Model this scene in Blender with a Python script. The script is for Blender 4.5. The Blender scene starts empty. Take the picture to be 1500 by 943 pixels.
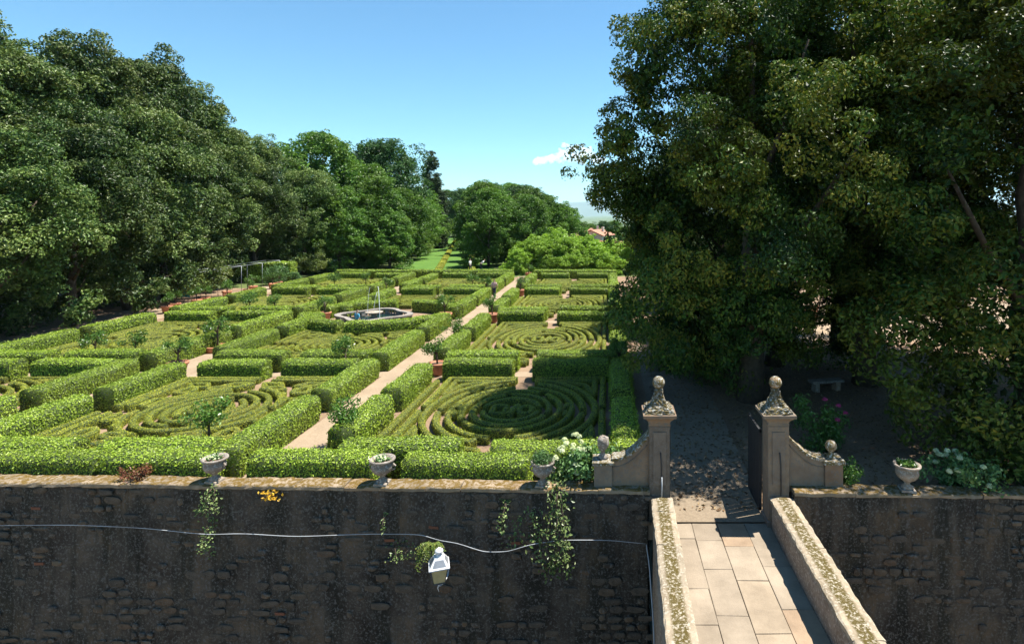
import bpy, math, random
import numpy as np
from mathutils import Vector
R = math.radians
rng = np.random.default_rng(7)
random.seed(7)
SC = bpy.context.scene
COL = SC.collection

# ------------------------------------------------------------------ camera, sky, sun, exposure
CH = 7.8
cam_d = bpy.data.cameras.new('camera')
cam = bpy.data.objects.new('camera', cam_d); COL.objects.link(cam)
cam.location = (0, 0, CH); cam.rotation_euler = (R(90), 0, 0)
cam_d.sensor_width = 36; cam_d.lens = 850 * 36 / 1500
cam_d.shift_x = -140 / 1500; cam_d.shift_y = -159.5 / 1500
cam_d.clip_start = 0.2; cam_d.clip_end = 90000
SC.camera = cam
SUNV = Vector((0.41, 0.12, 1.0)).normalized()
W = bpy.data.worlds.new('World'); SC.world = W; W.use_nodes = True
wn = W.node_tree.nodes; wl = W.node_tree.links
sky = wn.new('ShaderNodeTexSky'); sky.sky_type = 'NISHITA'; sky.sun_disc = False
sky.sun_elevation = math.asin(SUNV.z); sky.sun_rotation = math.atan2(SUNV.x, SUNV.y)
sky.altitude = 300; sky.air_density = 1.0; sky.dust_density = 0.1; sky.ozone_density = 1.6
tint = wn.new('ShaderNodeMix'); tint.data_type = 'RGBA'; tint.blend_type = 'MULTIPLY'; tint.inputs[0].default_value = 1; tint.inputs[7].default_value = (.80, 1.27, 1.40, 1)
wl.new(sky.outputs[0], tint.inputs[6]); wl.new(tint.outputs[2], wn['Background'].inputs[0]); wn['Background'].inputs[1].default_value = 0.056
sd = bpy.data.lights.new('sun', 'SUN'); sd.energy = 5.0; sd.angle = R(0.53); sd.color = (1.0, 0.945, 0.86)
so = bpy.data.objects.new('sun', sd); COL.objects.link(so)
so.rotation_euler = SUNV.to_track_quat('Z', 'Y').to_euler(); so.location = (30, 20, 60)
vs = SC.view_settings
vs.view_transform = 'Standard'; vs.look = 'None'; vs.exposure = 1.3; vs.gamma = 1.0; vs.use_curve_mapping = False
SC.render.engine = 'CYCLES'
cy = SC.cycles
cy.max_bounces = 7; cy.diffuse_bounces = 1; cy.glossy_bounces = 2; cy.transmission_bounces = 3; cy.transparent_max_bounces = 6; cy.volume_bounces = 6
cy.use_denoising = True; cy.denoiser = 'OPENIMAGEDENOISE'; cy.denoising_input_passes = 'RGB_ALBEDO_NORMAL'; cy.denoising_prefilter = 'ACCURATE'
cy.sample_clamp_indirect = 6

# ------------------------------------------------------------------ materials
def mat(name):
    m = bpy.data.materials.new(name); m.use_nodes = True
    n = m.node_tree.nodes; l = m.node_tree.links
    return m, n, l, n['Principled BSDF']
def ramp(n, stops, interp='LINEAR'):
    r = n.new('ShaderNodeValToRGB'); r.color_ramp.interpolation = interp
    e = r.color_ramp.elements
    while len(e) < len(stops): e.new(0.5)
    for k, (p, c) in enumerate(stops): e[k].position = p; e[k].color = (*c, 1)
    return r
def noise(n, l, scale, detail=4, rough=.55, vec=None, dist=0):
    t = n.new('ShaderNodeTexNoise'); t.inputs['Scale'].default_value = scale
    t.inputs['Detail'].default_value = detail; t.inputs['Roughness'].default_value = rough; t.inputs['Distortion'].default_value = dist
    if vec is not None: l.new(vec, t.inputs['Vector'])
    return t
def coords(n, l, scale=(1, 1, 1), kind='Object'):
    tc = n.new('ShaderNodeTexCoord'); mp = n.new('ShaderNodeMapping'); mp.inputs['Scale'].default_value = scale
    l.new(tc.outputs[kind], mp.inputs['Vector']); return mp.outputs[0]
def bump(n, l, b, h, s, d=.02):
    bp = n.new('ShaderNodeBump'); bp.inputs['Strength'].default_value = s; bp.inputs['Distance'].default_value = d
    l.new(h, bp.inputs['Height']); l.new(bp.outputs[0], b.inputs['Normal'])
def mix(n, l, f, a, b, mode='MIX'):
    m = n.new('ShaderNodeMix'); m.data_type = 'RGBA'; m.blend_type = mode
    for s, v in ((m.inputs[0], f), (m.inputs[6], a), (m.inputs[7], b)):
        if hasattr(v, 'is_linked') or hasattr(v, 'links'): l.new(v, s)
        elif isinstance(v, tuple): s.default_value = (*v, 1)
        else: s.default_value = v
    return m.outputs[2]
def leaf_mat(name, cols, trans=.3, rough=.45, patch=None, spec=.35, var=(.82, 1.18)):
    """leaf colours picked per leaf; optional broad patches of a second tone"""
    m, n, l, b = mat(name)
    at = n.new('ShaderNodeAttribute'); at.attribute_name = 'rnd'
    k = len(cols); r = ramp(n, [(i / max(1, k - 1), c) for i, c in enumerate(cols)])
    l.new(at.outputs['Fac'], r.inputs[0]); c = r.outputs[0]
    oi = n.new('ShaderNodeObjectInfo')
    h = n.new('ShaderNodeHueSaturation'); mr = n.new('ShaderNodeMapRange')
    mr.inputs[3].default_value = var[0]; mr.inputs[4].default_value = var[1]
    l.new(oi.outputs['Random'], mr.inputs[0]); l.new(mr.outputs[0], h.inputs['Value']); l.new(c, h.inputs['Color']); c = h.outputs[0]
    if patch:
        nz = noise(n, l, patch[0], 3, .6, coords(n, l)); rr = ramp(n, [(.48, (0, 0, 0)), (.66, (1, 1, 1))]); l.new(nz.outputs[0], rr.inputs[0])
        ml = n.new('ShaderNodeMath'); ml.operation = 'MULTIPLY'; ml.inputs[1].default_value = patch[2]; l.new(rr.outputs[0], ml.inputs[0])
        c = mix(n, l, ml.outputs[0], c, patch[1])
    l.new(c, b.inputs['Base Color']); b.inputs['Roughness'].default_value = rough; b.inputs['Specular IOR Level'].default_value = spec
    tr = n.new('ShaderNodeBsdfTranslucent'); l.new(mix(n, l, 1.0, c, (1.0, 1.0, .45), 'MULTIPLY'), tr.inputs[0])
    ms = n.new('ShaderNodeMixShader'); ms.inputs[0].default_value = trans
    l.new(b.outputs[0], ms.inputs[1]); l.new(tr.outputs[0], ms.inputs[2])
    l.new(ms.outputs[0], n['Material Output'].inputs[0]); return m
def plain(name, col, rough=.6, var=.25, scale=6, bmp=.3, metal=0, col2=None, spec=.4):
    m, n, l, b = mat(name); v = coords(n, l); nz = noise(n, l, scale, 6, .6, v)
    d = col2 or tuple(c * (1 - var) for c in col); r = ramp(n, [(.35, d), (.65, col)]); l.new(nz.outputs[0], r.inputs[0])
    l.new(r.outputs[0], b.inputs['Base Color']); b.inputs['Roughness'].default_value = rough; b.inputs['Metallic'].default_value = metal
    b.inputs['Specular IOR Level'].default_value = spec
    if bmp:
        n2 = noise(n, l, scale * 5, 5, .65, v); bump(n, l, b, n2.outputs[0], bmp, .02)
    return m
M = {}
M['hedge'] = leaf_mat('hedge_leaf', [(.10, .165, .014), (.19, .29, .022), (.28, .40, .032), (.39, .50, .075)], .22, .42, patch=(1.1, (.19, .20, .03), .3), var=(.85, 1.15))
M['box'] = leaf_mat('box_leaf', [(.24, .28, .022), (.31, .35, .028), (.37, .40, .035), (.42, .41, .05)], .22, .5, patch=(.9, (.38, .31, .06), .35))
M['lemon'] = leaf_mat('lemon_leaf', [(.039, .098, .018), (.078, .169, .026), (.143, .247, .046)], .25, .32)
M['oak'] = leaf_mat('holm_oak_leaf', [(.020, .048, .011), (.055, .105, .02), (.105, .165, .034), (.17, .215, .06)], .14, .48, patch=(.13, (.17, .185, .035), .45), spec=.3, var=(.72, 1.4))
M['decid'] = leaf_mat('broad_leaf', [(.05, .115, .02), (.095, .205, .028), (.155, .29, .042)], .32, .45, patch=(.16, (.19, .27, .04), .5), var=(.7, 1.3))
M['dark'] = leaf_mat('dark_leaf', [(.02, .06, .016), (.04, .105, .022), (.075, .16, .03)], .2, .5)
M['cypress'] = leaf_mat('cypress_leaf', [(.03, .065, .022), (.065, .11, .035)], .1, .6)
M['bright'] = leaf_mat('bright_leaf', [(.17, .30, .03), (.26, .42, .05), (.34, .50, .08)], .38, .45)
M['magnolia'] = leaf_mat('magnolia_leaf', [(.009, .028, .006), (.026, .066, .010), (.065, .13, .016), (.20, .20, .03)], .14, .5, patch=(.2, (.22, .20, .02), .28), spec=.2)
M['hydr'] = leaf_mat('hydrangea_leaf', [(.052, .117, .039), (.104, .208, .065), (.156, .273, .091)], .3, .4)
M['vine'] = leaf_mat('vine_leaf', [(.072, .132, .036), (.168, .240, .072), (.288, .348, .132)], .3, .4)
M['fern'] = leaf_mat('fern_leaf', [(.10, .17, .03), (.19, .26, .05), (.24, .25, .06)], .35, .5)
M['redleaf'] = leaf_mat('red_leaf', [(.10, .035, .02), (.20, .06, .035), (.14, .12, .03)], .25, .5)
M['yellow'] = leaf_mat('yellow_flower', [(.55, .30, .02), (.65, .42, .04)], .3, .5)
M['white_petal'] = leaf_mat('white_petal', [(.50, .60, .26), (.68, .74, .45), (.76, .79, .60)], .3, .5)
M['pink_petal'] = leaf_mat('pink_petal', [(.35, .03, .12), (.5, .06, .2)], .3, .5)
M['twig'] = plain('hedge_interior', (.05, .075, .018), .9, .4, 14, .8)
M['bark'] = plain('bark', (.10, .075, .05), .9, .5, 5, 1.0)
M['terracotta'] = plain('terracotta', (.46, .19, .10), .75, .3, 5, .25)
M['soil'] = plain('soil', (.14, .09, .06), .95, .4, 9, .8)
M['water'] = plain('pool_water', (.012, .035, .035), .04, .2, 2, .1)
M['jet'] = plain('falling_water', (.85, .88, .9), .15, .08, 9, .2)
M['cable'] = plain('white_cable', (.50, .52, .54), .55, .45, 1.3, 0)
M['lampwhite'] = plain('pale_lamp_metal', (.66, .67, .68), .4, .15, 7, .1)
M['lampdark'] = plain('dark_lamp_metal', (.06, .065, .07), .5, .3, 7, .1)
M['lampglass'] = plain('yellowed_lamp_glass', (.50, .42, .21), .25, .2, 6, 0)
M['iron'] = plain('dark_iron', (.03, .03, .032), .6, .3, 8, .2)
M['steel'] = plain('grey_steel_tube', (.28, .30, .32), .5, .2, 7, 0, .5)
M['teal'] = plain('teal_cloth', (.02, .33, .38), .7, .25, 2, .2)
M['skin'] = plain('skin', (.55, .33, .24), .6, .1, 8, 0)
M['hair'] = plain('hair', (.03, .02, .015), .7, .3, 20, 0)
M['sh_white'] = plain('white_cotton', (.78, .77, .75), .8, .1, 5, .1)
M['sh_pink'] = plain('pink_cotton', (.58, .36, .36), .8, .25, 5, .1)
M['sh_blue'] = plain('blue_cotton', (.10, .36, .52), .8, .2, 5, .1)
M['trousers'] = plain('dark_denim', (.03, .035, .06), .8, .3, 6, .1)
M['roof'] = plain('roof_tile', (.42, .20, .12), .85, .35, 1.2, .4)
M['render_w'] = plain('pale_render', (.62, .58, .5), .9, .15, .8, .1)
M['render_y'] = plain('ochre_render', (.55, .42, .27), .9, .15, .8, .1)
M['shutter'] = plain('shutter', (.12, .15, .12), .7, .2, 4, 0)
M['glass'] = plain('window_glass', (.03, .035, .04), .08, .2, 4, 0)

def ground_mat(name, stops, s1=.35, s2=9, b=.5, rough=.95):
    m, n, l, p = mat(name); v = coords(n, l)
    a = noise(n, l, s1, 6, .6, v); c = noise(n, l, s2, 6, .7, v)
    r = ramp(n, stops); mm = n.new('ShaderNodeMath'); mm.operation = 'MULTIPLY_ADD'; mm.inputs[1].default_value = .5
    m2 = n.new('ShaderNodeMath'); m2.operation = 'MULTIPLY'; m2.inputs[1].default_value = .5
    l.new(c.outputs[0], m2.inputs[0]); l.new(a.outputs[0], mm.inputs[0]); l.new(m2.outputs[0], mm.inputs[2])
    l.new(mm.outputs[0], r.inputs[0]); l.new(r.outputs[0], p.inputs['Base Color']); p.inputs['Roughness'].default_value = rough
    p.inputs['Specular IOR Level'].default_value = .2
    g = noise(n, l, 45, 4, .7, v); bump(n, l, p, g.outputs[0], b, .03); return m
M['earth'] = ground_mat('garden_earth', [(.3, (.13, .085, .05)), (.5, (.22, .15, .095)), (.68, (.29, .205, .13))])
M['gravel'] = ground_mat('gravel_path', [(.3, (.19, .145, .095)), (.5, (.28, .212, .142)), (.7, (.36, .285, .20))], .6, 14)
M['lawn'] = ground_mat('lawn', [(.3, (.045, .10, .018)), (.5, (.075, .155, .025)), (.7, (.11, .19, .035))], .25, 5, .6)
M['road'] = ground_mat('packed_road', [(.3, (.13, .10, .07)), (.5, (.21, .165, .115)), (.7, (.30, .24, .17))], .5, 12)
M['country'] = ground_mat('country_ground', [(.3, (.05, .085, .022)), (.5, (.085, .12, .035)), (.7, (.17, .16, .06))], .02, .2, .4)
M['far'] = plain('far_hill', (.09, .12, .06), .95, .3, .0006, 0)

def stone_mat(name, base, dark, lichen=None, moss=None, sc=2.2, streak=False, up_only=True, bstr=.7, rough=.9, vary=1.0, band=0):
    m, n, l, p = mat(name); v = coords(n, l)
    a = noise(n, l, sc, 8, .65, v); r = ramp(n, [(.3, dark), (.68, base)]); l.new(a.outputs[0], r.inputs[0]); c = r.outputs[0]
    at = n.new('ShaderNodeAttribute'); at.attribute_name = 'rnd'
    oi = n.new('ShaderNodeObjectInfo'); ad = n.new('ShaderNodeMath'); ad.operation = 'ADD'
    l.new(at.outputs['Fac'], ad.inputs[0]); l.new(oi.outputs['Random'], ad.inputs[1])
    fr = n.new('ShaderNodeMath'); fr.operation = 'FRACT'; l.new(ad.outputs[0], fr.inputs[0])
    rv = ramp(n, [(0, (.72, .70, .68)), (.5, (1, 1, 1)), (.85, (1.18, 1.1, .98)), (1, (1.25, .95, .72))]); l.new(fr.outputs[0], rv.inputs[0])
    c = mix(n, l, vary, c, rv.outputs[0], 'MULTIPLY')
    if streak:
        sv = coords(n, l, (.8, .8, .09)); s = noise(n, l, 1.6, 6, .65, sv); rs = ramp(n, [(.46, (0, 0, 0)), (.58, (1, 1, 1))]); l.new(s.outputs[0], rs.inputs[0])
        c = mix(n, l, rs.outputs[0], c, (.022, .022, .017))
        bl = noise(n, l, .7, 7, .7, v, .6); rb = ramp(n, [(.36, (.45, .43, .42)), (.5, (1, 1, 1)), (.64, (1.5, 1.3, 1.05))]); l.new(bl.outputs[0], rb.inputs[0]); c = mix(n, l, 1.0, c, rb.outputs[0], 'MULTIPLY')
    geo = n.new('ShaderNodeNewGeometry'); sx = n.new('ShaderNodeSeparateXYZ'); l.new(geo.outputs['Normal'], sx.inputs[0])
    up = n.new('ShaderNodeMapRange'); up.inputs[1].default_value = .3; up.inputs[2].default_value = .8; l.new(sx.outputs[2], up.inputs[0])
    for k, (lay, thr) in enumerate(((moss, .42 if band else .485), (lichen, .55))):
        if not lay: continue
        q = noise(n, l, 8 if k == 0 else 15, 9, .75, v); rq = ramp(n, [(thr - .03, (0, 0, 0)), (thr + .04, (1, 1, 1))]); l.new(q.outputs[0], rq.inputs[0])
        f = rq.outputs[0]
        if k == 0 and up_only:
            mm = n.new('ShaderNodeMath'); mm.operation = 'MULTIPLY'; l.new(f, mm.inputs[0]); l.new(up.outputs[0], mm.inputs[1]); f = mm.outputs[0]
        if band and k == 0:
            so_ = n.new('ShaderNodeSeparateXYZ'); l.new(v, so_.inputs[0]); ab = n.new('ShaderNodeMath'); ab.operation = 'ABSOLUTE'; l.new(so_.outputs[0], ab.inputs[0])
            jt = n.new('ShaderNodeMath'); jt.operation = 'MULTIPLY_ADD'; jt.inputs[1].default_value = .22; l.new(q.outputs[0], jt.inputs[0]); l.new(ab.outputs[0], jt.inputs[2])
            mb_ = n.new('ShaderNodeMapRange'); mb_.inputs[1].default_value = band + .13; mb_.inputs[2].default_value = band + .07; l.new(jt.outputs[0], mb_.inputs[0])
            m3 = n.new('ShaderNodeMath'); m3.operation = 'MULTIPLY'; l.new(f, m3.inputs[0]); l.new(mb_.outputs[0], m3.inputs[1]); f = m3.outputs[0]
        c = mix(n, l, f, c, lay)
    l.new(c, p.inputs['Base Color']); p.inputs['Roughness'].default_value = rough; p.inputs['Specular IOR Level'].default_value = .25
    g = noise(n, l, 22, 8, .7, v); bump(n, l, p, g.outputs[0], bstr, .03); return m
M['mortar'] = stone_mat('wall_mortar', (.085, .072, .058), (.028, .025, .022), (.105, .102, .095), None, 1.1, True, bstr=1.0)
M['rubble'] = stone_mat('rubble_stone', (.115, .092, .066), (.042, .036, .03), (.12, .115, .105), None, 1.5)
M['brickred'] = plain('red_brick', (.19, .075, .04), .9, .4, 6, .5)
M['coping'] = stone_mat('coping_stone', (.30, .24, .175), (.14, .11, .07), None, (.12, .075, .015), 2.5, vary=.5)
M['parapet'] = stone_mat('parapet_plaster', (.34, .27, .20), (.17, .13, .095), (.40, .35, .29), None, 2.0)
M['parcope'] = stone_mat('parapet_coping', (.33, .275, .20), (.18, .145, .10), (.36, .32, .25), (.075, .055, .012), 3.0, vary=.3, band=.16)
M['flag'] = stone_mat('flagstone', (.31, .255, .19), (.185, .15, .11), None, None, 1.1, bstr=.5, vary=.45)
M['gate'] = stone_mat('gate_stone', (.225, .185, .145), (.125, .10, .08), (.16, .145, .125), None, 1.8, bstr=.5)
M['gatecap'] = stone_mat('gate_cap_stone', (.28, .25, .19), (.12, .10, .07), (.42, .43, .41), (.12, .09, .03), 5, up_only=False)
M['urn'] = stone_mat('urn_stone', (.30, .255, .21), (.16, .135, .11), (.36, .35, .32), None, 5)
M['marble'] = stone_mat('fountain_stone', (.32, .285, .24), (.17, .15, .125), (.36, .345, .32), None, 3)

# ------------------------------------------------------------------ mesh helpers
class MB:
    def __init__(s): s.v = []; s.f = []; s.n = 0
    def add(s, verts, faces, mi=0, rnd=None, smooth=False):
        verts = np.asarray(verts, np.float32).reshape(-1, 3)
        if isinstance(faces, np.ndarray): faces = [faces]
        else:
            by = {}
            for f in faces: by.setdefault(len(f), []).append(f)
            faces = [np.array(x, np.int32) for x in by.values()]
        for f in faces:
            r = np.full(len(f), rng.random(), np.float32) if rnd is None else np.broadcast_to(np.asarray(rnd, np.float32), (len(f),))
            s.f.append((f + s.n, mi, r, smooth))
        s.v.append(verts); s.n += len(verts); return s
    def mesh(s, name, mats):
        me = bpy.data.meshes.new(name)
        V = np.concatenate(s.v); me.vertices.add(len(V)); me.vertices.foreach_set('co', V.ravel())
        lv = np.concatenate([f.ravel() for f, *_ in s.f]); lt = np.concatenate([np.full(len(f), f.shape[1], np.int32) for f, *_ in s.f])
        me.loops.add(len(lv)); me.loops.foreach_set('vertex_index', lv.astype(np.int32))
        me.polygons.add(len(lt)); me.polygons.foreach_set('loop_start', (np.cumsum(lt) - lt).astype(np.int32))
        me.polygons.foreach_set('material_index', np.concatenate([np.full(len(f), mi, np.int32) for f, mi, _, _ in s.f]))
        me.polygons.foreach_set('use_smooth', np.concatenate([np.full(len(f), sm, bool) for f, _, _, sm in s.f]))
        for m in mats: me.materials.append(M[m])
        me.update(calc_edges=True)
        a = me.attributes.new('rnd', 'FLOAT', 'FACE'); a.data.foreach_set('value', np.concatenate([r for _, _, r, _ in s.f]))
        return me
    def obj(s, name, mats, parent=None, loc=(0, 0, 0), rz=0):
        return link(name, s.mesh(name, mats if isinstance(mats, (list, tuple)) else [mats]), parent, loc, rz)
def link(name, me, parent=None, loc=(0, 0, 0), rz=0, scale=None):
    o = bpy.data.objects.new(name, me); COL.objects.link(o); o.location = loc; o.rotation_euler = (0, 0, rz)
    if scale: o.scale = scale
    if parent: o.parent = parent
    return o
def tag(o, label, cat, group=None, kind=None):
    o['label'] = label; o['category'] = cat
    if group: o['group'] = group
    if kind: o['kind'] = kind
    return o
def thing(name, label, cat, loc=(0, 0, 0), rz=0, group=None, scale=None):
    o = link(name, None, None, loc, rz, scale); return tag(o, label, cat, group)
def struct(o, kind='structure'): o['kind'] = kind; return o
def dup(root, loc, rz=0, scale=None, label=None, group=None):
    def cp(o, p):
        c = o.copy(); COL.objects.link(c); c.parent = p
        for ch in o.children: cp(ch, c)
        return c
    r = cp(root, None); r.location = loc; r.rotation_euler = (0, 0, rz)
    if scale: r.scale = scale
    if label: r['label'] = label
    if group: r['group'] = group
    return r
BOXF = np.array([(0, 3, 2, 1), (4, 5, 6, 7), (0, 1, 5, 4), (1, 2, 6, 5), (2, 3, 7, 6), (3, 0, 4, 7)], np.int32)
def box(mb, x0, x1, y0, y1, z0, z1, mi=0, j=0, bev=0):
    """a box; bev insets the top edge; j jitters the corners"""
    b = bev
    v = np.array([(x0, y0, z0), (x1, y0, z0), (x1, y1, z0), (x0, y1, z0)] + [(x0, y0, z1 - b), (x1, y0, z1 - b), (x1, y1, z1 - b), (x0, y1, z1 - b)], float)
    f = [tuple(q) for q in BOXF]
    if b:
        v = np.vstack([v, [(x0 + b, y0 + b, z1), (x1 - b, y0 + b, z1), (x1 - b, y1 - b, z1), (x0 + b, y1 - b, z1)]])
        f = f[:1] + f[2:] + [(8, 9, 10, 11), (4, 5, 9, 8), (5, 6, 10, 9), (6, 7, 11, 10), (7, 4, 8, 11)]
    if j: v = v + rng.normal(0, j, v.shape)
    return mb.add(v, f, mi)
def lathe(mb, prof, seg=20, c=(0, 0, 0), mi=0, smooth=True, sq=False):
    prof = np.array(prof, float); k = len(prof)
    a = np.linspace(0, 2 * np.pi, seg, endpoint=False) + (np.pi / 4 if sq else 0)
    s = math.sqrt(2) if sq else 1
    v = np.stack([np.outer(prof[:, 0], np.cos(a)) * s, np.outer(prof[:, 0], np.sin(a)) * s, np.repeat(prof[:, 1:2], seg, 1)], -1).reshape(-1, 3) + np.array(c)
    f = [(i * seg + j, i * seg + (j + 1) % seg, (i + 1) * seg + (j + 1) % seg, (i + 1) * seg + j) for i in range(k - 1) for j in range(seg)]
    f += [tuple(range(seg - 1, -1, -1)), tuple((k - 1) * seg + j for j in range(seg))]
    return mb.add(v, f, mi, None, smooth)
def tube(mb, pts, rad, seg=7, mi=0, smooth=True):
    P = np.array(pts, float); n = len(P); rad = np.broadcast_to(np.asarray(rad, float), (n,))
    T = np.gradient(P, axis=0); T /= np.linalg.norm(T, axis=1)[:, None] + 1e-9
    ref = np.array([0, 0, 1.]) if abs(T[:, 2]).mean() < .8 else np.array([1., 0, 0])
    U = np.cross(T, ref); U /= np.linalg.norm(U, axis=1)[:, None] + 1e-9; Vv = np.cross(T, U)
    a = np.linspace(0, 2 * np.pi, seg, endpoint=False)
    v = (P[:, None] + rad[:, None, None] * (np.cos(a)[None, :, None] * U[:, None] + np.sin(a)[None, :, None] * Vv[:, None])).reshape(-1, 3)
    f = [(i * seg + j, i * seg + (j + 1) % seg, (i + 1) * seg + (j + 1) % seg, (i + 1) * seg + j) for i in range(n - 1) for j in range(seg)]
    f += [tuple(range(seg - 1, -1, -1)), tuple((n - 1) * seg + j for j in range(seg))]
    return mb.add(v, f, mi, None, smooth)
def wobble(P, amp, freq, seed=0):
    r = np.random.default_rng(seed); o = np.zeros(P.shape)
    for k in range(4):
        K = r.normal(0, freq * (1 + .7 * k), (3, 3)); ph = r.uniform(0, 6.28, 3)
        o += np.sin(P @ K + ph) / (1 + .6 * k)
    return o * amp * .5
def leaves(mb, P, N, size, asp=.55, jit=.6, mi=0, bias=None, flat=0):
    n = len(P)
    if n == 0: return
    N = N + rng.normal(0, jit, (n, 3)); N[:, 2] += flat
    N /= np.linalg.norm(N, axis=1)[:, None] + 1e-9
    A = rng.normal(0, 1, (n, 3)); T = np.cross(N, A); T /= np.linalg.norm(T, axis=1)[:, None] + 1e-9; B = np.cross(N, T)
    s = (size * rng.uniform(.65, 1.35, n))[:, None]
    w = s * asp * .5; up = N * s * .10
    v = np.stack([P - T * s * .5, P + B * w + up, P + T * s * .5 - up, P - B * w + up], 1).reshape(-1, 3)
    f = np.arange(4 * n, dtype=np.int32).reshape(-1, 4)
    r = rng.random(n) if bias is None else np.clip(bias + rng.normal(0, .22, n), 0, 1)
    mb.add(v, f, mi, r)
def scatter(verts, quads, dens):
    V = np.asarray(verts, float); Q = np.asarray(quads)
    a, b, c, d = (V[Q[:, k]] for k in range(4)); nr = np.cross(c - a, d - b); ar = np.linalg.norm(nr, axis=1) * .5
    N = nr / (2 * ar[:, None] + 1e-12)
    n = int(ar.sum() * dens); idx = rng.choice(len(Q), n, p=ar / ar.sum()); u = rng.random((n, 1)); w = rng.random((n, 1))
    P = (a[idx] * (1 - u) + b[idx] * u) * (1 - w) + (d[idx] * (1 - u) + c[idx] * u) * w
    return P, N[idx]
def sweep(path, w, h, closed=False, amp=.03, rnd=.12, seed=0):
    """clipped hedge body along a 2-D path: verts and quads (flat caps as two extra quad strips)"""
    P = np.array(path, float)[:, :2]; n = len(P)
    if closed: T = np.roll(P, -1, 0) - np.roll(P, 1, 0)
    else: T = np.gradient(P, axis=0)
    T /= np.linalg.norm(T, axis=1)[:, None] + 1e-9; Nn = np.stack([-T[:, 1], T[:, 0]], 1)
    r = min(rnd, w * .2)
    cs = np.array([(-.5 * w * .93, 0), (-.5 * w, .4 * h), (-.5 * w, h - r), (-.5 * w + r, h), (0, h + .01), (.5 * w - r, h), (.5 * w, h - r), (.5 * w, .4 * h), (.5 * w * .93, 0)])
    m = len(cs)
    V = np.zeros((n, m, 3)); V[:, :, :2] = P[:, None] + Nn[:, None] * cs[None, :, 0:1]; V[:, :, 2] = cs[None, :, 1]
    V = V.reshape(-1, 3); wb = wobble(V, amp, 2.4, seed); wb[:, 2] *= (V[:, 2] > .02); V = V + wb
    q = []
    for i in range(n if closed else n - 1):
        k = (i + 1) % n
        for j in range(m - 1): q.append((i * m + j + 1, i * m + j, k * m + j, k * m + j + 1))
    if not closed:
        for i, fl in ((0, 0), (n - 1, 1)):
            for j in range(m // 2 - 1):
                t = (i * m + j, i * m + j + 1, i * m + m - 2 - j, i * m + m - 1 - j); q.append(t[::-1] if fl else t)
    Q = np.array(q, np.int32)
    return V, Q
def hedge_mesh(name, path, w, h, leaf, dens, closed=False, amp=.03, mats=('twig', 'hedge'), seed=0):
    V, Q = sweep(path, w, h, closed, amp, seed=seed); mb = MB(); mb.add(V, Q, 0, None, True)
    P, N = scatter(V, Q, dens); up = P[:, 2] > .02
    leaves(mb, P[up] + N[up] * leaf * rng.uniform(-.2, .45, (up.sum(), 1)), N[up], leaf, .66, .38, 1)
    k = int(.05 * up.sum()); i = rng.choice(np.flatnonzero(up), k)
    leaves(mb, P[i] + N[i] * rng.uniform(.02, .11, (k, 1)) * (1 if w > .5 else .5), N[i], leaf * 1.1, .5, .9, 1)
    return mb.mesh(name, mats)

# ------------------------------------------------------------------ the lie of the land
YW0, YWS = 15.44, -0.0255
def ywall(x): return YW0 + YWS * x
def road_z(y): return -.57 + .57 * np.clip((y - 15.8) / 6.5, 0, 1)
def land(x, y):
    x = np.asarray(x, float); y = np.asarray(y, float)
    z = np.zeros(np.broadcast(x, y).shape)
    g = np.clip((x - 1.0) / .6, 0, 1) * np.clip((5.2 - x) / .6, 0, 1)
    z = z + g * np.where(y < 22.5, road_z(y) - .03, 0)
    d = np.clip((y - 74) / 60, 0, 1)
    right = np.clip((x + .15 * (y - 74) + 7) / 10, 0, 1)
    z = z - right * (4.2 * d * d * (3 - 2 * d) + np.clip(y - 120, 0, 500) * .035)
    z = z - np.clip(y - 230, 0, 1200) * .06 * (1 - right) - np.clip(y - 620, 0, 1200) * .06
    z = z - np.clip((np.abs(x) - 120) / 400, 0, 1) * 12
    return z
xs = np.unique(np.concatenate([np.linspace(-60, 60, 121), np.linspace(.8, 5.4, 24), -np.geomspace(61, 38000, 26), np.geomspace(61, 38000, 26)]))
ys = np.unique(np.concatenate([np.linspace(0, 1, 25) * 8, np.linspace(8.5, 140, 110), np.geomspace(142, 38000, 40)]))
XX, DD = np.meshgrid(xs, ys)
YY = DD + ywall(np.clip(XX, -60, 60)) + .32
ZZ = land(XX, YY); nx, ny = len(xs), len(ys)
idx = np.arange(nx * ny).reshape(ny, nx)
Q = np.stack([idx[:-1, :-1], idx[:-1, 1:], idx[1:, 1:], idx[1:, :-1]], -1).reshape(-1, 4)
qc = np.stack([XX, YY], -1).reshape(-1, 2)[Q].mean(1)
gard = ((qc[:, 1] < 71) & (qc[:, 0] > -36)) | ((qc[:, 1] < 60) & (qc[:, 0] > -60))
mb = MB(); mb.add(np.stack([XX, YY, ZZ], -1).reshape(-1, 3), [tuple(q) for q in Q[gard]], 0, .5, True)
mb.f.append((Q[~gard].astype(np.int32), 1, np.full((~gard).sum(), .5, np.float32), True))
struct(mb.obj('ground', ['earth', 'country']))
mb = MB(); xq = np.linspace(-400, 400, 9); yq = np.array([-200, -60, 0, 15.9])
box(mb, -400, 400, -200, 15.9, -9.5, -9.0); struct(mb.obj('moat_floor', 'road'))
def sheet(name, x0, x1, y0, y1, mt, dz, nx=2, ny=30, zf=land, shear=None):
    gx, gy = np.meshgrid(np.linspace(x0, x1, nx), np.linspace(y0, y1, ny))
    X = gx + (shear(gy) if shear else 0); z = zf(X, gy) + dz
    i = np.arange(nx * ny).reshape(ny, nx)
    q = np.stack([i[:-1, :-1], i[:-1, 1:], i[1:, 1:], i[1:, :-1]], -1).reshape(-1, 4)
    m_ = MB(); m_.add(np.stack([X, gy, z], -1).reshape(-1, 3), q.astype(np.int32), 0, .5, True); return struct(m_.obj(name, mt))
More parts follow.
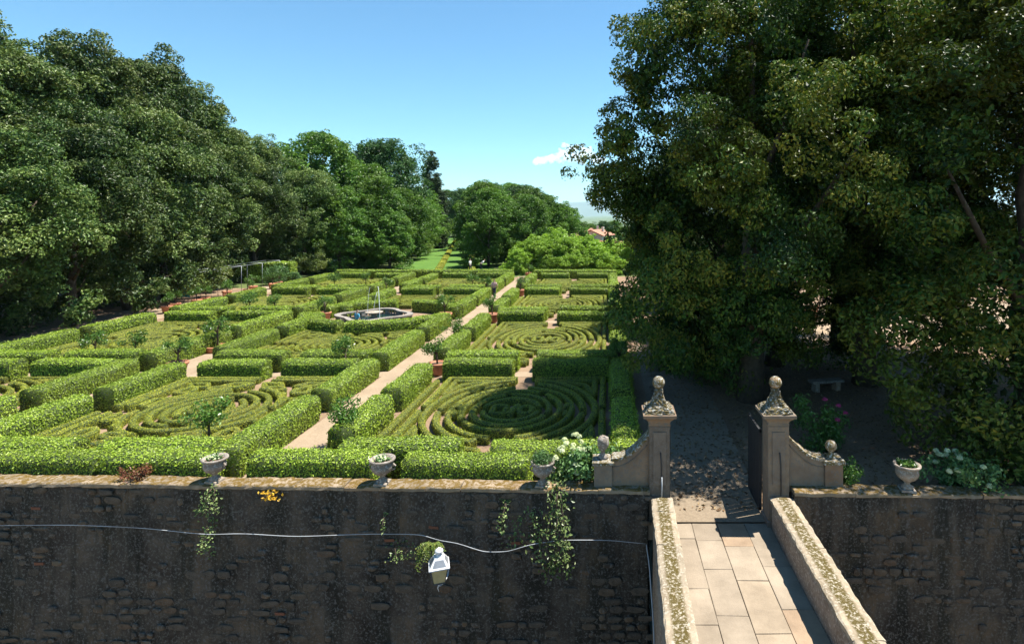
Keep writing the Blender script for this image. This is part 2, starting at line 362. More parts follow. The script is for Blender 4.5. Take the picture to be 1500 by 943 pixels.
# ------------------------------------------------------------------ paths and lawns
sheet('garden_path', -10.75, -8.9, 16.6, 71, 'gravel', .02)
sheet('side_path', -22.2, -20.2, 16.6, 71, 'gravel', .02)
for k, y in enumerate((28.05, 41.55, 54.5)):
    sheet('cross_path', -32, 1.0, y - .45, y + .45, 'gravel', .012, 40, 2)
sheet('terrace', -36.5, -33.0, 30, 70, 'gravel', .015)
sheet('gate_road', 1.62, 4.4, 15.7, 34, 'road', .02, 6, 60, lambda x, y: road_z(y) + 0 * x)
sheet('sunny_court', 8, 40, 35.5, 50, 'gravel', .02, 8, 8)
ALX = lambda y: -.235 * y
sheet('lawn', -9.5, 3.2, 71.2, 190, 'lawn', .03, 14, 60, land, ALX)

# ------------------------------------------------------------------ moat wall
WR = math.atan(YWS)
def stone_protos():
    out = []
    for k in range(10):
        m_ = MB(); r = np.random.default_rng(50 + k)
        a = np.sort(r.uniform(0, 2 * np.pi, 7)); a = np.linspace(0, 2 * np.pi, 8, endpoint=False) + r.uniform(-.2, .2, 8)
        rr = r.uniform(.82, 1.08, 8); sq = 1 / np.maximum(abs(np.cos(a)), abs(np.sin(a))) ** .6
        x = np.cos(a) * rr * sq * .5; z = np.sin(a) * rr * sq * .5
        v = np.concatenate([np.stack([x, np.full(8, .3), z], 1), np.stack([x * .97, np.full(8, -.35), z * .97], 1),
                            np.stack([x * .72, -.8 + r.uniform(-.2, .2, 8), z * .72], 1)])
        f = [(i, 8 + i, 8 + (i + 1) % 8, (i + 1) % 8) for i in range(8)] + [(8 + i, 16 + i, 16 + (i + 1) % 8, 8 + (i + 1) % 8) for i in range(8)] + [tuple(range(23, 15, -1))[::-1]]
        out.append((v, f))
    return out
SP = stone_protos()
def recalc(me):
    import bmesh
    b = bmesh.new(); b.from_mesh(me); bmesh.ops.recalc_face_normals(b, faces=b.faces); b.to_mesh(me); b.free(); return me
SM = []
for v, f in SP:
    m_ = MB(); m_.add(v, f, 0, 0.0, True); SM.append(recalc(m_.mesh('stone', ['rubble'])))
def moat_wall(x0, x1, label, nparts):
    w = thing('moat_wall', label, 'wall', (0, YW0, 0), WR)
    gx = np.arange(x0, x1 + .01, .22); gz = np.linspace(-9.2, .35, 44)
    X, Z = np.meshgrid(gx, gz); V = np.stack([X, np.zeros_like(X), Z], -1).reshape(-1, 3)
    V[:, 1] += wobble(V, .035, 1.6, 3)[:, 1] + rng.normal(0, .008, len(V)); V[:, 1] -= np.clip(-V[:, 2] - 1, 0, 9) * .03
    n = len(gx); i = np.arange(len(V)).reshape(len(gz), n)
    q = np.stack([i[:-1, :-1], i[:-1, 1:], i[1:, 1:], i[1:, :-1]], -1).reshape(-1, 4).astype(np.int32)
    m_ = MB(); m_.add(V, q, 0, .5, True); box(m_, x0, x1, .1, .62, -9.2, .345)
    m_.obj('masonry', 'mortar', w)
    st = []
    z = -4.6
    while z < .24:
        h = rng.uniform(.12, .26); x = x0 + rng.uniform(0, .2)
        while x < x1 - .1:
            L = rng.uniform(.16, .58); cx = x + L / 2; cz = z + h / 2
            msk = math.sin(cx * 1.3 + cz * 2.1) + math.sin(cx * .47 - cz * 1.7 + 2) + math.sin(cx * 2.9 + cz * .9 + 4) * .6
            if rng.random() < .26 + .20 * msk + .16 * (cz < -1.6):
                st.append((L * .92, h * rng.uniform(.8, .95), cx, cz + rng.uniform(-.02, .02)))
            x += L + rng.uniform(.015, .05)
        z += h + rng.uniform(.01, .03)
    st.sort(key=lambda t: -t[0] * t[1])
    rest = MB()
    for k, (L, h, cx, cz) in enumerate(st):
        d = rng.uniform(.016, .042); y0 = -.012 - max(0, -cz - 1) * .03
        rot = rng.uniform(-.1, .1); p = k % 10
        if k < nparts:
            o = link('brick' if k % 47 == 7 else 'stone', SM[p], w, (cx, y0, cz), 0, (L, d, h)); o.rotation_euler = (0, rot, 0)
            if k % 47 == 7:
                o.data = BRK; o.scale = (min(L, .26), d, .07)
        else:
            v = SP[p][0] * np.array([L, d, h]) + np.array([cx, y0, cz]); rest.add(v, SP[p][1], 0, None, True)
    r = link('rubble_fill', recalc(rest.mesh('rubble_fill', ['rubble'])), w); struct(r, 'stuff')
    x = x0
    while x < x1 - .05:
        L = min(rng.uniform(.9, 1.7), x1 - x)
        m_ = MB(); nn = 8; t = rng.uniform(-.012, .012)
        prof = [(-.03, .345), (-.05, .36), (-.045, .43 + t), (-.015, .455 + t), (.44, .465 + t), (.47, .42 + t), (.47, .345)]
        gx = np.linspace(x + .006, x + L - .006, nn); v = np.array([(a, py, pz) for a in gx for py, pz in prof])
        v += wobble(v + x, .018, 5, int(abs(x) * 10)) + rng.normal(0, .006, v.shape); k = len(prof)
        f = [(i * k + j, (i + 1) * k + j, (i + 1) * k + j + 1, i * k + j + 1) for i in range(nn - 1) for j in range(k - 1)] + [tuple(range(k)), tuple((nn - 1) * k + j for j in range(k - 1, -1, -1))]
        m_.add(v, f, 0, None, False); o = m_.obj('coping_slab', 'coping', w); recalc(o.data)
        x += L
    return w
m_ = MB(); box(m_, -.5, .5, -.6, .3, -.5, .5, 0, .03); BRK = m_.mesh('brick', ['brickred'])
moat_wall(-26, 1.12, 'long rough stone moat wall under the maze garden, left of the bridge', 290)
moat_wall(4.92, 17, 'rough stone moat wall in tree shade on the park side of the bridge', 190)

# ------------------------------------------------------------------ bridge
br = thing('bridge', 'narrow stone bridge with pale flagstones and mossy parapets leading to the gate', 'bridge', (0, 0, 0))
m_ = MB(); box(m_, 1.25, 4.82, 1.0, 15.5, -9.2, -.66); m_.obj('bridge_body', 'mortar', br)
lanes = [1.66, 2.26, 2.94, 3.68, 4.36]
for k in range(4):
    y = 1.2 + rng.uniform(0, .5)
    while y < 15.6:
        L = rng.uniform(1.1, 2.1); y1 = min(y + L, 15.66)
        if 15.66 - y1 < .5: y1 = 15.66
        m_ = MB(); a = .007; t = rng.uniform(-.004, .004)
        x0, x1 = lanes[k] + a, lanes[k + 1] - a
        box(m_, x0, x1, y + a, y1 - a, -.67, -.57 + t, 0, .0035, .008); m_.obj('flagstone', 'flag', br)
        y = y1 + .0001
def parapet(x0, x1, rz, y0, y1, ztop):
    p = link('parapet', None, br, ((x0 + x1) / 2, y1, 0), rz)
    w = x1 - x0; L = y1 - y0
    gy = np.linspace(-L, 0, 90); prof = [(-w / 2 + .03, -9 if x0 < 3 else -1.0), (-w / 2 + .03, ztop - .1), (w / 2 - .03, ztop - .1), (w / 2 - .03, -1.0 if x0 < 3 else -9)]
    pz = np.linspace(0, 1, 8)
    pts = []
    for a, b in zip(prof[:-1], prof[1:]):
        for t in pz[:-1]: pts.append((a[0] + (b[0] - a[0]) * t, a[1] + (b[1] - a[1]) * t))
    pts.append(prof[-1]); pts = np.array(pts); k = len(pts)
    v = np.array([(px, yy, z) for yy in gy for px, z in pts]); v += wobble(v, .016, 3, 5) + rng.normal(0, .004, v.shape)
    i = np.arange(len(v)).reshape(len(gy), k); q = np.stack([i[:-1, :-1], i[1:, :-1], i[1:, 1:], i[:-1, 1:]], -1).reshape(-1, 4).astype(np.int32)
    m_ = MB(); m_.add(v, q, 0, .5, True); o = m_.obj('parapet_wall', 'parapet', p); recalc(o.data)
    y = -L
    while y < -.05:
        l_ = rng.uniform(1.0, 1.9); ye = min(y + l_, 0)
        if -ye < .4: ye = 0
        gy2 = np.linspace(y + .004, ye - .004, 12); pr = np.array([(-w / 2, -.11), (-w / 2 - .01, -.02), (-w / 2 + .03, 0), (-.1, .008), (.1, .008), (w / 2 - .03, 0), (w / 2 + .01, -.02), (w / 2, -.11)])
        v = np.array([(a, yy, ztop + b) for yy in gy2 for a, b in pr]); v += wobble(v, .011, 6, int(-y * 9)) + rng.normal(0, .006, v.shape); k = 8
        f = [(i * k + j, (i + 1) * k + j, (i + 1) * k + j + 1, i * k + j + 1) for i in range(11) for j in range(k - 1)] + [tuple(range(k)), tuple(11 * k + j for j in range(k - 1, -1, -1))]
        m_ = MB(); m_.add(v, f, 0, None, False); o = m_.obj('coping_stone', 'parcope', p); recalc(o.data)
        y = ye
parapet(1.17, 1.72, -.024, 1.5, 15.42, .245)
parapet(4.33, 4.9, 0.002, 1.5, 15.42, .245)

# ------------------------------------------------------------------ gateway
def gate_pier(xa, xb, side, label):
    cx = (xa + xb) / 2; w = xb - xa; y0 = 15.50; hw = w / 2
    g = thing('gate_pier', label, 'gate pier', (cx, y0 + .3, 0), 0)
    def P(name, mt, fn):
        m2 = MB(); fn(m2); return m2.obj(name, mt, g)
    P('shaft', 'gate', lambda b: box(b, -hw, hw, -.3, .3, -.9, 2.09, 0, .004))
    P('raised_panel', 'gate', lambda b: box(b, -hw + .1, hw - .1, -.325, -.29, .55, 1.95, 0, .003, .0))
    def corn(b):
        lathe(b, [(hw + .012, 2.08), (hw + .02, 2.14), (hw + .01, 2.18), (hw + .03, 2.24), (hw + .12, 2.33), (hw + .17, 2.35), (hw + .17, 2.43), (hw + .12, 2.44)], 4, (0, 0, 0), 0, False, True)
    P('cornice', 'gate', corn)
    cap = P('cap', 'gatecap', lambda b: lathe(b, [(hw + .13, 2.44), (hw + .06, 2.53), (hw - .07, 2.62), (.12, 2.82), (.10, 2.88), (.07, 2.96), (.10, 2.99)], 4, (0, 0, 0), 0, False, True))
    me = cap.data
    for k in range(2):
        import bmesh
        b = bmesh.new(); b.from_mesh(me); bmesh.ops.subdivide_edges(b, edges=b.edges[:], cuts=2, use_grid_fill=True); b.to_mesh(me); b.free()
        if k == 0: continue
        for v in me.vertices: v.co += Vector(rng.normal(0, .016, 3))
    P('ball_finial', 'gatecap', lambda b: lathe(b, [(.085, 2.97), (.1, 3.0), (.07, 3.04)] + [(.17 * math.sin(t), 3.19 - .17 * math.cos(t)) for t in np.linspace(.4, 3.1, 12)], 18))
    # swept wing wall and its end post
    T = np.linspace(0, 1, 22); x = hw + T * 1.0; z = 1.13 + .65 * (1 - np.sin(T * math.pi / 2)) ** 1.15
    for nm, dz0, yy, ex in (('wing_wall', 0, .17, 'gate'), ('wing_coping', 1, .215, 'gatecap')):
        v = []; f = []
        for a, c in zip(x, z):
            lo = .30 if not dz0 else c + .0
            hi = c if not dz0 else c + .075
            v += [(side * a, -yy, lo), (side * a, -yy, hi), (side * a, yy, hi), (side * a, yy, lo)]
        for i in range(21):
            f += [(4 * i + j, 4 * i + (j + 1) % 4, 4 * (i + 1) + (j + 1) % 4, 4 * (i + 1) + j) for j in range(4)]
        f += [(0, 1, 2, 3), (87, 86, 85, 84)]
        m2 = MB(); m2.add(np.array(v) + (rng.normal(0, .007, (88, 3)) if dz0 else 0), f); o = m2.obj(nm, ex, g); recalc(o.data)
    # moulded line following the curve
    m2 = MB(); tube(m2, [(side * a, -.175, c - .16) for a, c in zip(x[1:], z[1:])], .016, 5); m2.obj('curve_moulding', 'iron' if False else 'gate', g)
    a0, a1 = hw + 1.0, hw + 1.0 + .48
    P('end_post', 'gate', lambda b: box(b, min(side * a0, side * a1), max(side * a0, side * a1), -.23, .23, .25, 1.06, 0, .003))
    P('end_post_cap', 'gatecap', lambda b: box(b, min(side * a0, side * a1) - .05, max(side * a0, side * a1) + .05, -.28, .28, 1.06, 1.15, 0, .008, .02))
    ex = side * (a0 + a1) / 2
    if side > 0:
        P('small_ball_finial', 'gatecap', lambda b: lathe(b, [(.14, 1.15), (.13, 1.2), (.06, 1.27), (.07, 1.32)] + [(.155 * math.sin(t), 1.47 - .155 * math.cos(t)) for t in np.linspace(.5, 3.1, 10)], 16, (ex, 0, 0)))
    else:
        o = P('broken_vase_finial', 'urn', lambda b: lathe(b, [(.15, 1.15), (.12, 1.2), (.05, 1.27), (.06, 1.34), (.13, 1.42), (.17, 1.52), (.165, 1.62), (.12, 1.70), (.05, 1.73)], 14, (ex, 0, 0)))
        for v in o.data.vertices: v.co += Vector(rng.normal(0, .014, 3))
    P('base_plinth', 'gate', lambda b: box(b, -hw - .04, hw + .04, -.34, .34, -.9, -.42, 0, .004, .02))
    m2 = MB(); tube(m2, [(.05, -.345, .28), (.052, -.345, .6), (.045, -.345, 1.1), (.02, -.34, 1.42)], .016, 6); m2.obj('conduit', 'iron', g)
    if side < 0:
        m2 = MB(); tube(m2, [(.052, -.35, .26), (.056, -.37, .5), (.052, -.36, .78)], .022, 6); m2.obj('pale_conduit_sleeve', 'cable', g)
    return g
gate_pier(1.12, 1.66, -1, 'stone gate pier with ball finial and swept wing beside the maze garden')
gate_pier(4.30, 4.84, 1, 'stone gate pier with ball finial and swept wing on the park side')
for sx, x, lab in ((1, 4.30, 'dark open gate leaf folded back inside the park-side pier'), (-1, 1.66, 'dark open gate leaf folded back inside the garden-side pier')):
    g = thing('gate_leaf', lab, 'gate', (x - sx * .05, 16.12, -.5))
    m2 = MB(); box(m2, -.03, .03, 0, 1.32, .06, .12); box(m2, -.03, .03, 0, 1.32, 2.2, 2.27); box(m2, -.03, .03, 0, .06, .05, 2.3); box(m2, -.03, .03, 1.26, 1.32, .05, 2.3); m2.obj('leaf_frame', 'iron', g)
    for k in range(7):
        m2 = MB(); box(m2, -.02, .02, .07 + k * .17, .07 + k * .17 + .155, .121, 2.199, 0, .001); m2.obj('board', 'iron', g)

# ------------------------------------------------------------------ clipped hedges round the beds
HW, HH = .85, .92
COLS = {'wood': (-32.0, -22.2), 'mid': (-20.2, -10.8), 'oak': (-8.9, 1.0)}
ROWS = [(17.0, 27.6), (28.4, 41.0), (42.1, 54.0), (55.0, 67.2)]
CN = {'wood': 'row by wood', 'mid': 'middle row', 'oak': 'row by gate road'}
RN = ['first', 'second', 'third', 'last']
HM = {}
for L in (2.0, 3.0, 4.0, 5.0, 6.0):
    for lod, (lf, dn) in enumerate(((.064, 850), (.09, 460))):
        for var in (0, 1):
            n = int(L / .16); pth = [(t, 0) for t in np.linspace(-L / 2, L / 2, n)]
            HM[L, lod, var] = hedge_mesh('clipped_hedge', pth, HW, HH, lf, dn, amp=.03, seed=int(L * 10 + var + lod * 3))
def hedge(ax, ay, bx, by, label, hz=1.0, wz=1.0):
    L = math.hypot(bx - ax, by - ay); key = min((2.0, 3.0, 4.0, 5.0, 6.0), key=lambda q: abs(q - L))
    lod = 0 if (ay + by) / 2 < 36 else 1
    o = link('clipped_hedge', HM[key, lod, random.randrange(2)], None, ((ax + bx) / 2, (ay + by) / 2, 0), math.atan2(by - ay, bx - ax) + random.choice((0, math.pi)),
             (L / key, wz * random.uniform(.96, 1.04), hz * random.uniform(.94, 1.05)))
    return tag(o, label, 'hedge', 'clipped hedges framing the maze beds')
GAP = .95
FC = (-16.0, 41.4)
for cn, (x0, x1) in COLS.items():
    for r, (y0, y1) in enumerate(ROWS):
        bed = f'{RN[r]} bed from wall in {CN[cn]}'
        xm, ym = (x0 + x1) / 2, (y0 + y1) / 2; h = HW / 2
        if cn == 'wood' and r == 0: y0 = 18.6
        for sx, x in (('wood-side', x0 + h), ('gate-side', x1 - h)):
            cut0 = 1.3 if (sx == 'wood-side' and cn != 'wood') else .2
            cut1 = .95 if sx == 'wood-side' else .1
            if cn == 'mid' and r == 1: cut1 = 1.2
            if cn == 'mid' and r == 2: cut0 = 1.2
            hedge(x, y0 + (cut0 if r else (1.5 if (cn, sx) == ('oak', 'wood-side') else .0)), x, ym - GAP / 2, f'{sx} clipped hedge, half nearer wall, {bed}')
            hedge(x, ym + GAP / 2, x, y1 - cut1, f'{sx} clipped hedge, half farther off, {bed}')
        for sy, y in (('wall-side', y0 + h), ('far-side', y1 - h)):
            if cn == 'mid' and ((r == 1 and sy == 'far-side') or (r == 2 and sy == 'wall-side')): continue
            hedge(x0 + HW + (.45 if sy == 'far-side' else .15), y, xm - GAP / 2, y, f'{sy} clipped hedge, half toward wood, {bed}')
            hedge(xm + GAP / 2, y, x1 - HW - .1, y, f'{sy} clipped hedge, half toward gate, {bed}')
# curved hedges round the fountain
for nm, a0, a1, lab in (('n', 196, 258, 'curved clipped hedge round the fountain, wall side toward the wood'), ('n', 264, 344, 'curved clipped hedge round the fountain, wall side toward the main path'),
                    ('f', 16, 82, 'curved clipped hedge round the fountain, far side toward the main path'), ('f', 98, 164, 'curved clipped hedge round the fountain, far side toward the wood')):
    pth = [(5.0 * math.cos(R(a)), 4.6 * math.sin(R(a))) for a in np.linspace(a0, a1, 32)]
    tag(link('curved_hedge', hedge_mesh('curved_hedge', pth, HW, HH, .085, 480, amp=.04), None, (*FC, 0)), lab, 'hedge', 'curved hedges round the fountain')
for a, b, lab in ((-22.5, -17.9, 'low hedge behind the moat coping at its wood end'), (-17.6, -14.5, 'low hedge behind the moat coping, before the red-leaved plant'), (-14.3, -11.2, 'low hedge behind the moat coping beside the first stone urn'),
                  (-10.1, -6.55, 'low hedge behind the moat coping between the two open stone urns'), (-5.75, -2.2, 'low hedge behind the moat coping beside the grassy urn')):
    hedge(a, ywall(a) + .98, b, ywall(b) + .98, lab, .98, 1.0)
for a, b, lab in ((-32, -11.2, 'long straight hedge closing the far end of the garden before the lawn'), (-8.6, 1.0, 'straight hedge closing the far end of the garden before the bright shrubs')):
    tag(link('end_hedge', hedge_mesh('end_hedge', [(t, 0) for t in np.linspace(a, b, int((b - a) / .3))], .8, 1.05, .11, 300), None, (0, 68.8, 0)), lab, 'hedge')
# ------------------------------------------------------------------ maze beds of low box
def arc(cx, cy, rx, ry, a0, a1, n=None):
    n = n or max(6, int(abs(a1 - a0) / 360 * 2 * math.pi * max(rx, ry) / .22)); return [(cx + rx * math.cos(R(a)), cy + ry * math.sin(R(a))) for a in np.linspace(a0, a1, n)]
def poly(pts, closed=False):
    out = []; P = pts + [pts[0]] if closed else pts
    for (ax, ay), (bx, by) in zip(P[:-1], P[1:]):
        n = max(2, int(math.hypot(bx - ax, by - ay) / .22)); out += [(ax + (bx - ax) * t, ay + (by - ay) * t) for t in np.linspace(0, 1, n, endpoint=False)]
    if not closed: out.append(P[-1])
    return out
def leafloop(cx, cy, l, w, ang, n=26):
    o = []
    for t in np.linspace(0, 2 * np.pi, n, endpoint=False):
        x, y = l * math.cos(t), w * math.sin(t) * (1 - .35 * math.cos(t)); c, s = math.cos(ang), math.sin(ang); o.append((cx + x * c - y * s, cy + x * s + y * c))
    return o
def design_ring(a, b):
    """half sizes a, b: broken concentric ovals with initials in the middle"""
    S = []; g = .42
    S += [(poly([(-g, -b), (-a, -b), (-a, -.2)]), 0), (poly([(-a, .35), (-a, b), (-g, b)]), 0), (poly([(g, b), (a, b), (a, .35)]), 0), (poly([(a, -.2), (a, -b), (g, -b)]), 0)]
    S += [(poly([(-a - .5, -b + .1), (-a - .5, b - .3)]), 0)]
    rx, ry = a * .92, b * .92
    S += [([(-g, -b + .1)] + arc(0, 0, rx, ry, 262, 98), 0), ([(g, -b + .1)] + arc(0, 0, rx, ry, 278, 442), 0)]
    for f, cuts in ((.855, ((104, 180), (186, 252), (288, 352), (360, 436))), (.72, ((97, 262), (-76, 83))), (.58, ((60, 210), (218, 410))), (.45, ((110, 335), (345, 460))), (.33, ((12, 168), (192, 348)))):
        S += [(arc(0, 0, rx * f, ry * f, *c), 0) for c in cuts]
    S += [(poly([(-.72, -.42), (-.22, -.42), (-.22, .38), (-.72, .38)], True), 1), (poly([(-.02, -.5), (.18, .5)]), 0), (arc(.56, 0, .27, .4, 0, 345), 0)]
    for sx in (-1, 1):
        for sy in (-1, 1):
            c = (sx * (a - .36), sy * (b - .36)); S.append((poly([c, (sx * a * .40, sy * (b - .36)), (sx * a * .78, sy * b * .76), (sx * (a - .36), sy * b * .42)], True), 1))
            S.append((poly([(sx * rx * .655, sy * ry * .05), (sx * rx * .655, sy * ry * .16)]), 0)); S.append((poly([(sx * rx * .22, sy * ry * .765), (sx * rx * .30, sy * ry * .83)]), 0))
    return S
def design_scroll(a, b):
    """half sizes a, b: oval coil in a fretwork of slanting loops"""
    S = []; g = .4
    for k, d in enumerate((0, .42)):
        A, B = a - d, b - d
        S += [(poly([(-g, -B), (-A, -B), (-A, -g)]), 0), (poly([(-A, g), (-A, B), (-g, B)]), 0), (poly([(g, B), (A, B), (A, g)]), 0), (poly([(A, -g), (A, -B), (g, -B)]), 0)]
    for f, c in ((.56, (100, 440)), (.45, (-70, 265)), (.34, (80, 415)), (.23, (-100, 235)), (.12, (0, 340))): S.append((arc(0, 0, a * f, b * f * .94, *c), 0))
    S += [(arc(0, 0, a * .67, b * .63, *c), 0) for c in ((15, 75), (105, 165), (195, 255), (285, 345))]
    A, B = a - .86, b - .86
    def slant(cx, cy, w, h, k): S.append((poly([(cx - w - k, cy - h), (cx + w - k, cy - h), (cx + w + k, cy + h), (cx - w + k, cy + h)], True), 1))
    for sy in (-1, 1):
        for j, x in enumerate(np.linspace(-A + .45, A - .45, 4)): slant(x, sy * (B - .22), .38, .26, .16 * (1 if j % 2 else -1))
        for sx in (-1, 1):
            S.append((leafloop(sx * (A - .42), sy * (B - .95), .42, .3, math.pi / 2), 1)); S.append((arc(sx * (A - .15), sy * (B - 1.5), .75, .75, 180 if sx > 0 else 360, 180 + 90 * sx * sy if sx > 0 else 360 - 90 * sy * -sx), 0))
            S.append((poly([(sx * (A - .0), sy * .45), (sx * (A - .0), sy * 1.25), (sx * (A - .45), sy * 1.25), (sx * (A - .45), sy * .2)]), 0)); S.append((leafloop(sx * a * .33, sy * b * .64, .4, .18, sx * sy * -.35), 1))
    return S
BH, BWd = .30, .21
def bed_protos(fn, a, b):
    out = []
    for k, (p, c) in enumerate(fn(a, b)):
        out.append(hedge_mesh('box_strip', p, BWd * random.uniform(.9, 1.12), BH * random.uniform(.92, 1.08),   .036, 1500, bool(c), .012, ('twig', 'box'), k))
    return out
DES = {'oak': bed_protos(design_ring, 3.5, 4.05), 'mid': bed_protos(design_scroll, 3.75, 4.3)}; DES['wood'] = DES['mid']
for cn, (x0, x1) in COLS.items():
    for r, (y0, y1) in enumerate(ROWS):
        cx = (x0 + x1) / 2 + (.25 if cn == 'oak' else 0); ya, yb = y0 + HW + .25, y1 - HW - .2
        if cn == 'mid' and r == 1: yb = 37.0
        if cn == 'mid' and r == 2: ya = 47.1
        des = 'mid' if False else cn
        if cn == 'wood' and r in (0, 2): des = 'oak'
        if cn == 'wood' and r == 0: ya = 19.8
        hb = 4.05 if des == 'oak' else 4.3
        kind = 'broken rings' if des == 'oak' else 'coils and leaf loops'
        t = thing('maze_bed', f'low maze of {kind}, {RN[r]} bed from wall, {CN[cn]}', 'maze bed', (cx, (ya + yb) / 2, 0), math.pi if r % 2 and cn != 'oak' else 0, 'low box maze beds', (1, (yb - ya) / 2 / hb, 1))
        for me in DES[des]: link('box_strip', me, t)
# ------------------------------------------------------------------ fountain
def quatre(r, n=72):
    o = []
    for t in np.linspace(0, 2 * np.pi, n, endpoint=False): o.append((r * (1 + .13 * math.cos(4 * t)) * math.cos(t), r * (1 + .13 * math.cos(4 * t)) * math.sin(t)))
    return o
fo = thing('fountain', 'pale stone lobed fountain basin with thin water jets among the hedges', 'fountain', (FC[0] - .5, FC[1] - .4, 0), 0, None, (.86, .86, .68))
def ringwall(name, mt, r0, r1, z0, z1):
    a, b = np.array(quatre(r0)), np.array(quatre(r1)); n = len(a); m2 = MB()
    v = np.concatenate([np.c_[a, np.full(n, z0)], np.c_[a, np.full(n, z1)], np.c_[b, np.full(n, z1)], np.c_[b, np.full(n, z0)]])
    f = [(k * n + i, k * n + (i + 1) % n, (k + 1) % 4 * n + (i + 1) % n, (k + 1) % 4 * n + i) for k in range(4) for i in range(n)]
    m2.add(v, f, 0, None, False); o = m2.obj(name, mt, fo); recalc(o.data); return o
ringwall('basin_wall', 'marble', 2.45, 2.68, -.05, .42); ringwall('step', 'marble', 2.7, 3.05, -.05, .14); ringwall('rim', 'marble', 2.36, 2.80, .86, 1.0)
q = quatre(2.58, 48)
for k, (x, y) in enumerate(q):
    m2 = MB()
    if k % 6 == 0: box(m2, -.17, .17, -.17, .17, .42, .86)
    else: lathe(m2, [(.05, .42), (.06, .47), (.085, .56), (.045, .72), (.06, .82), (.06, .86)], 8)
    m2.obj('pier' if k % 6 == 0 else 'baluster', 'marble', fo, (x, y, 0), math.atan2(y, x))
m2 = MB(); m2.add(np.c_[np.array(quatre(2.5)), np.full(72, .34)], [tuple(range(72))], 0, .5); m2.obj('pool_water', 'water', fo)
m2 = MB(); lathe(m2, [(.75, .2), (.7, .45), (.3, .55), (.22, .8), (.26, 1.0), (.62, 1.12), (.72, 1.2), (.66, 1.22), (.2, 1.16), (.08, 1.3)], 20); m2.obj('centre_bowl', 'marble', fo)
for nm, sx, top, rad in (('water_jet', .5, 2.6, .024), ('water_jet', -.3, 2.5, .010)):
    m2 = MB(); pts = []
    for t in np.linspace(0, 1, 16): pts.append((sx * t * t * .55 + sx * .25 * t, -.2 * t, 1.25 + top * math.sin(math.pi * .5 * t)))
    for t in np.linspace(.05, 1, 18): pts.append((sx * (.8 + .5 * t), -.2 - .25 * t, 1.25 + top - (top + .85) * t * t))
    if rad < .02: pts = pts[14:]
    else:
        m3 = MB(); tube(m3, [(0, 0, 1.2), (.02, 0, 1.9), (.1, 0, 2.6), (.3, -.1, 3.3)], [.02, .016, .014, .012], 6); m3.obj('rising_jet', 'jet', fo)
        pts = pts[13:]
    tube(m2, pts, rad * np.linspace(.7, 1.25, len(pts)) * rng.uniform(.75, 1.25, len(pts)), 6); m2.obj(nm, 'jet', fo)

# ------------------------------------------------------------------ lemon trees in terracotta
def lemon_proto(k, pot=True):
    t = thing('lemon_tree', 'x', 'potted tree'); m2 = MB()
    if pot:
        lathe(m2, [(.24, 0), (.30, .1), (.36, .42), (.37, .44), (.41, .45), (.42, .53), (.40, .56), (.36, .56), (.35, .48)], 20); m2.obj('pot', 'terracotta', t)
        z = .5
    else:
        lathe(m2, [(.50, 0), (.50, .2), (.52, .22), (.52, .27), (.47, .28), (.46, .2)], 20); m2.obj('terracotta_ring', 'terracotta', t); z = .2
    m2 = MB(); lathe(m2, [(.35 if pot else .46, z - .06), (.3, z)], 16); m2.obj('soil', 'soil', t)
    top = z + (.62 if pot else .9); r = np.random.default_rng(90 + k)
    m2 = MB(); tube(m2, [(0, 0, z - .05), (.02, .01, z + .3), (-.01, .02, top)], [.045, .035, .03], 7)
    C = []
    for i in range(9):
        d = r.normal(0, 1, 3); d[2] = abs(d[2]) * .8 + .1; d /= np.linalg.norm(d); e = np.array([0, 0, top - .1]) + d * r.uniform(.3, .55); C.append(e)
        tube(m2, [(0, 0, top - .25), tuple((np.array([0, 0, top - .1]) + e) / 2), tuple(e)], [.02, .014, .008], 5)
    m2.obj('trunk', 'bark', t)
    m2 = MB(); C = np.array(C); n = 620; c = C[rng.integers(0, 9, n)]; d = rng.normal(0, 1, (n, 3)); d /= np.linalg.norm(d, axis=1)[:, None]
    leaves(m2, c + d * rng.uniform(.1, .27, (n, 1)), d, .105, .5, .6); m2.obj('foliage', 'lemon', t)
    return t
LP = [lemon_proto(k, k < 2) for k in range(4)]
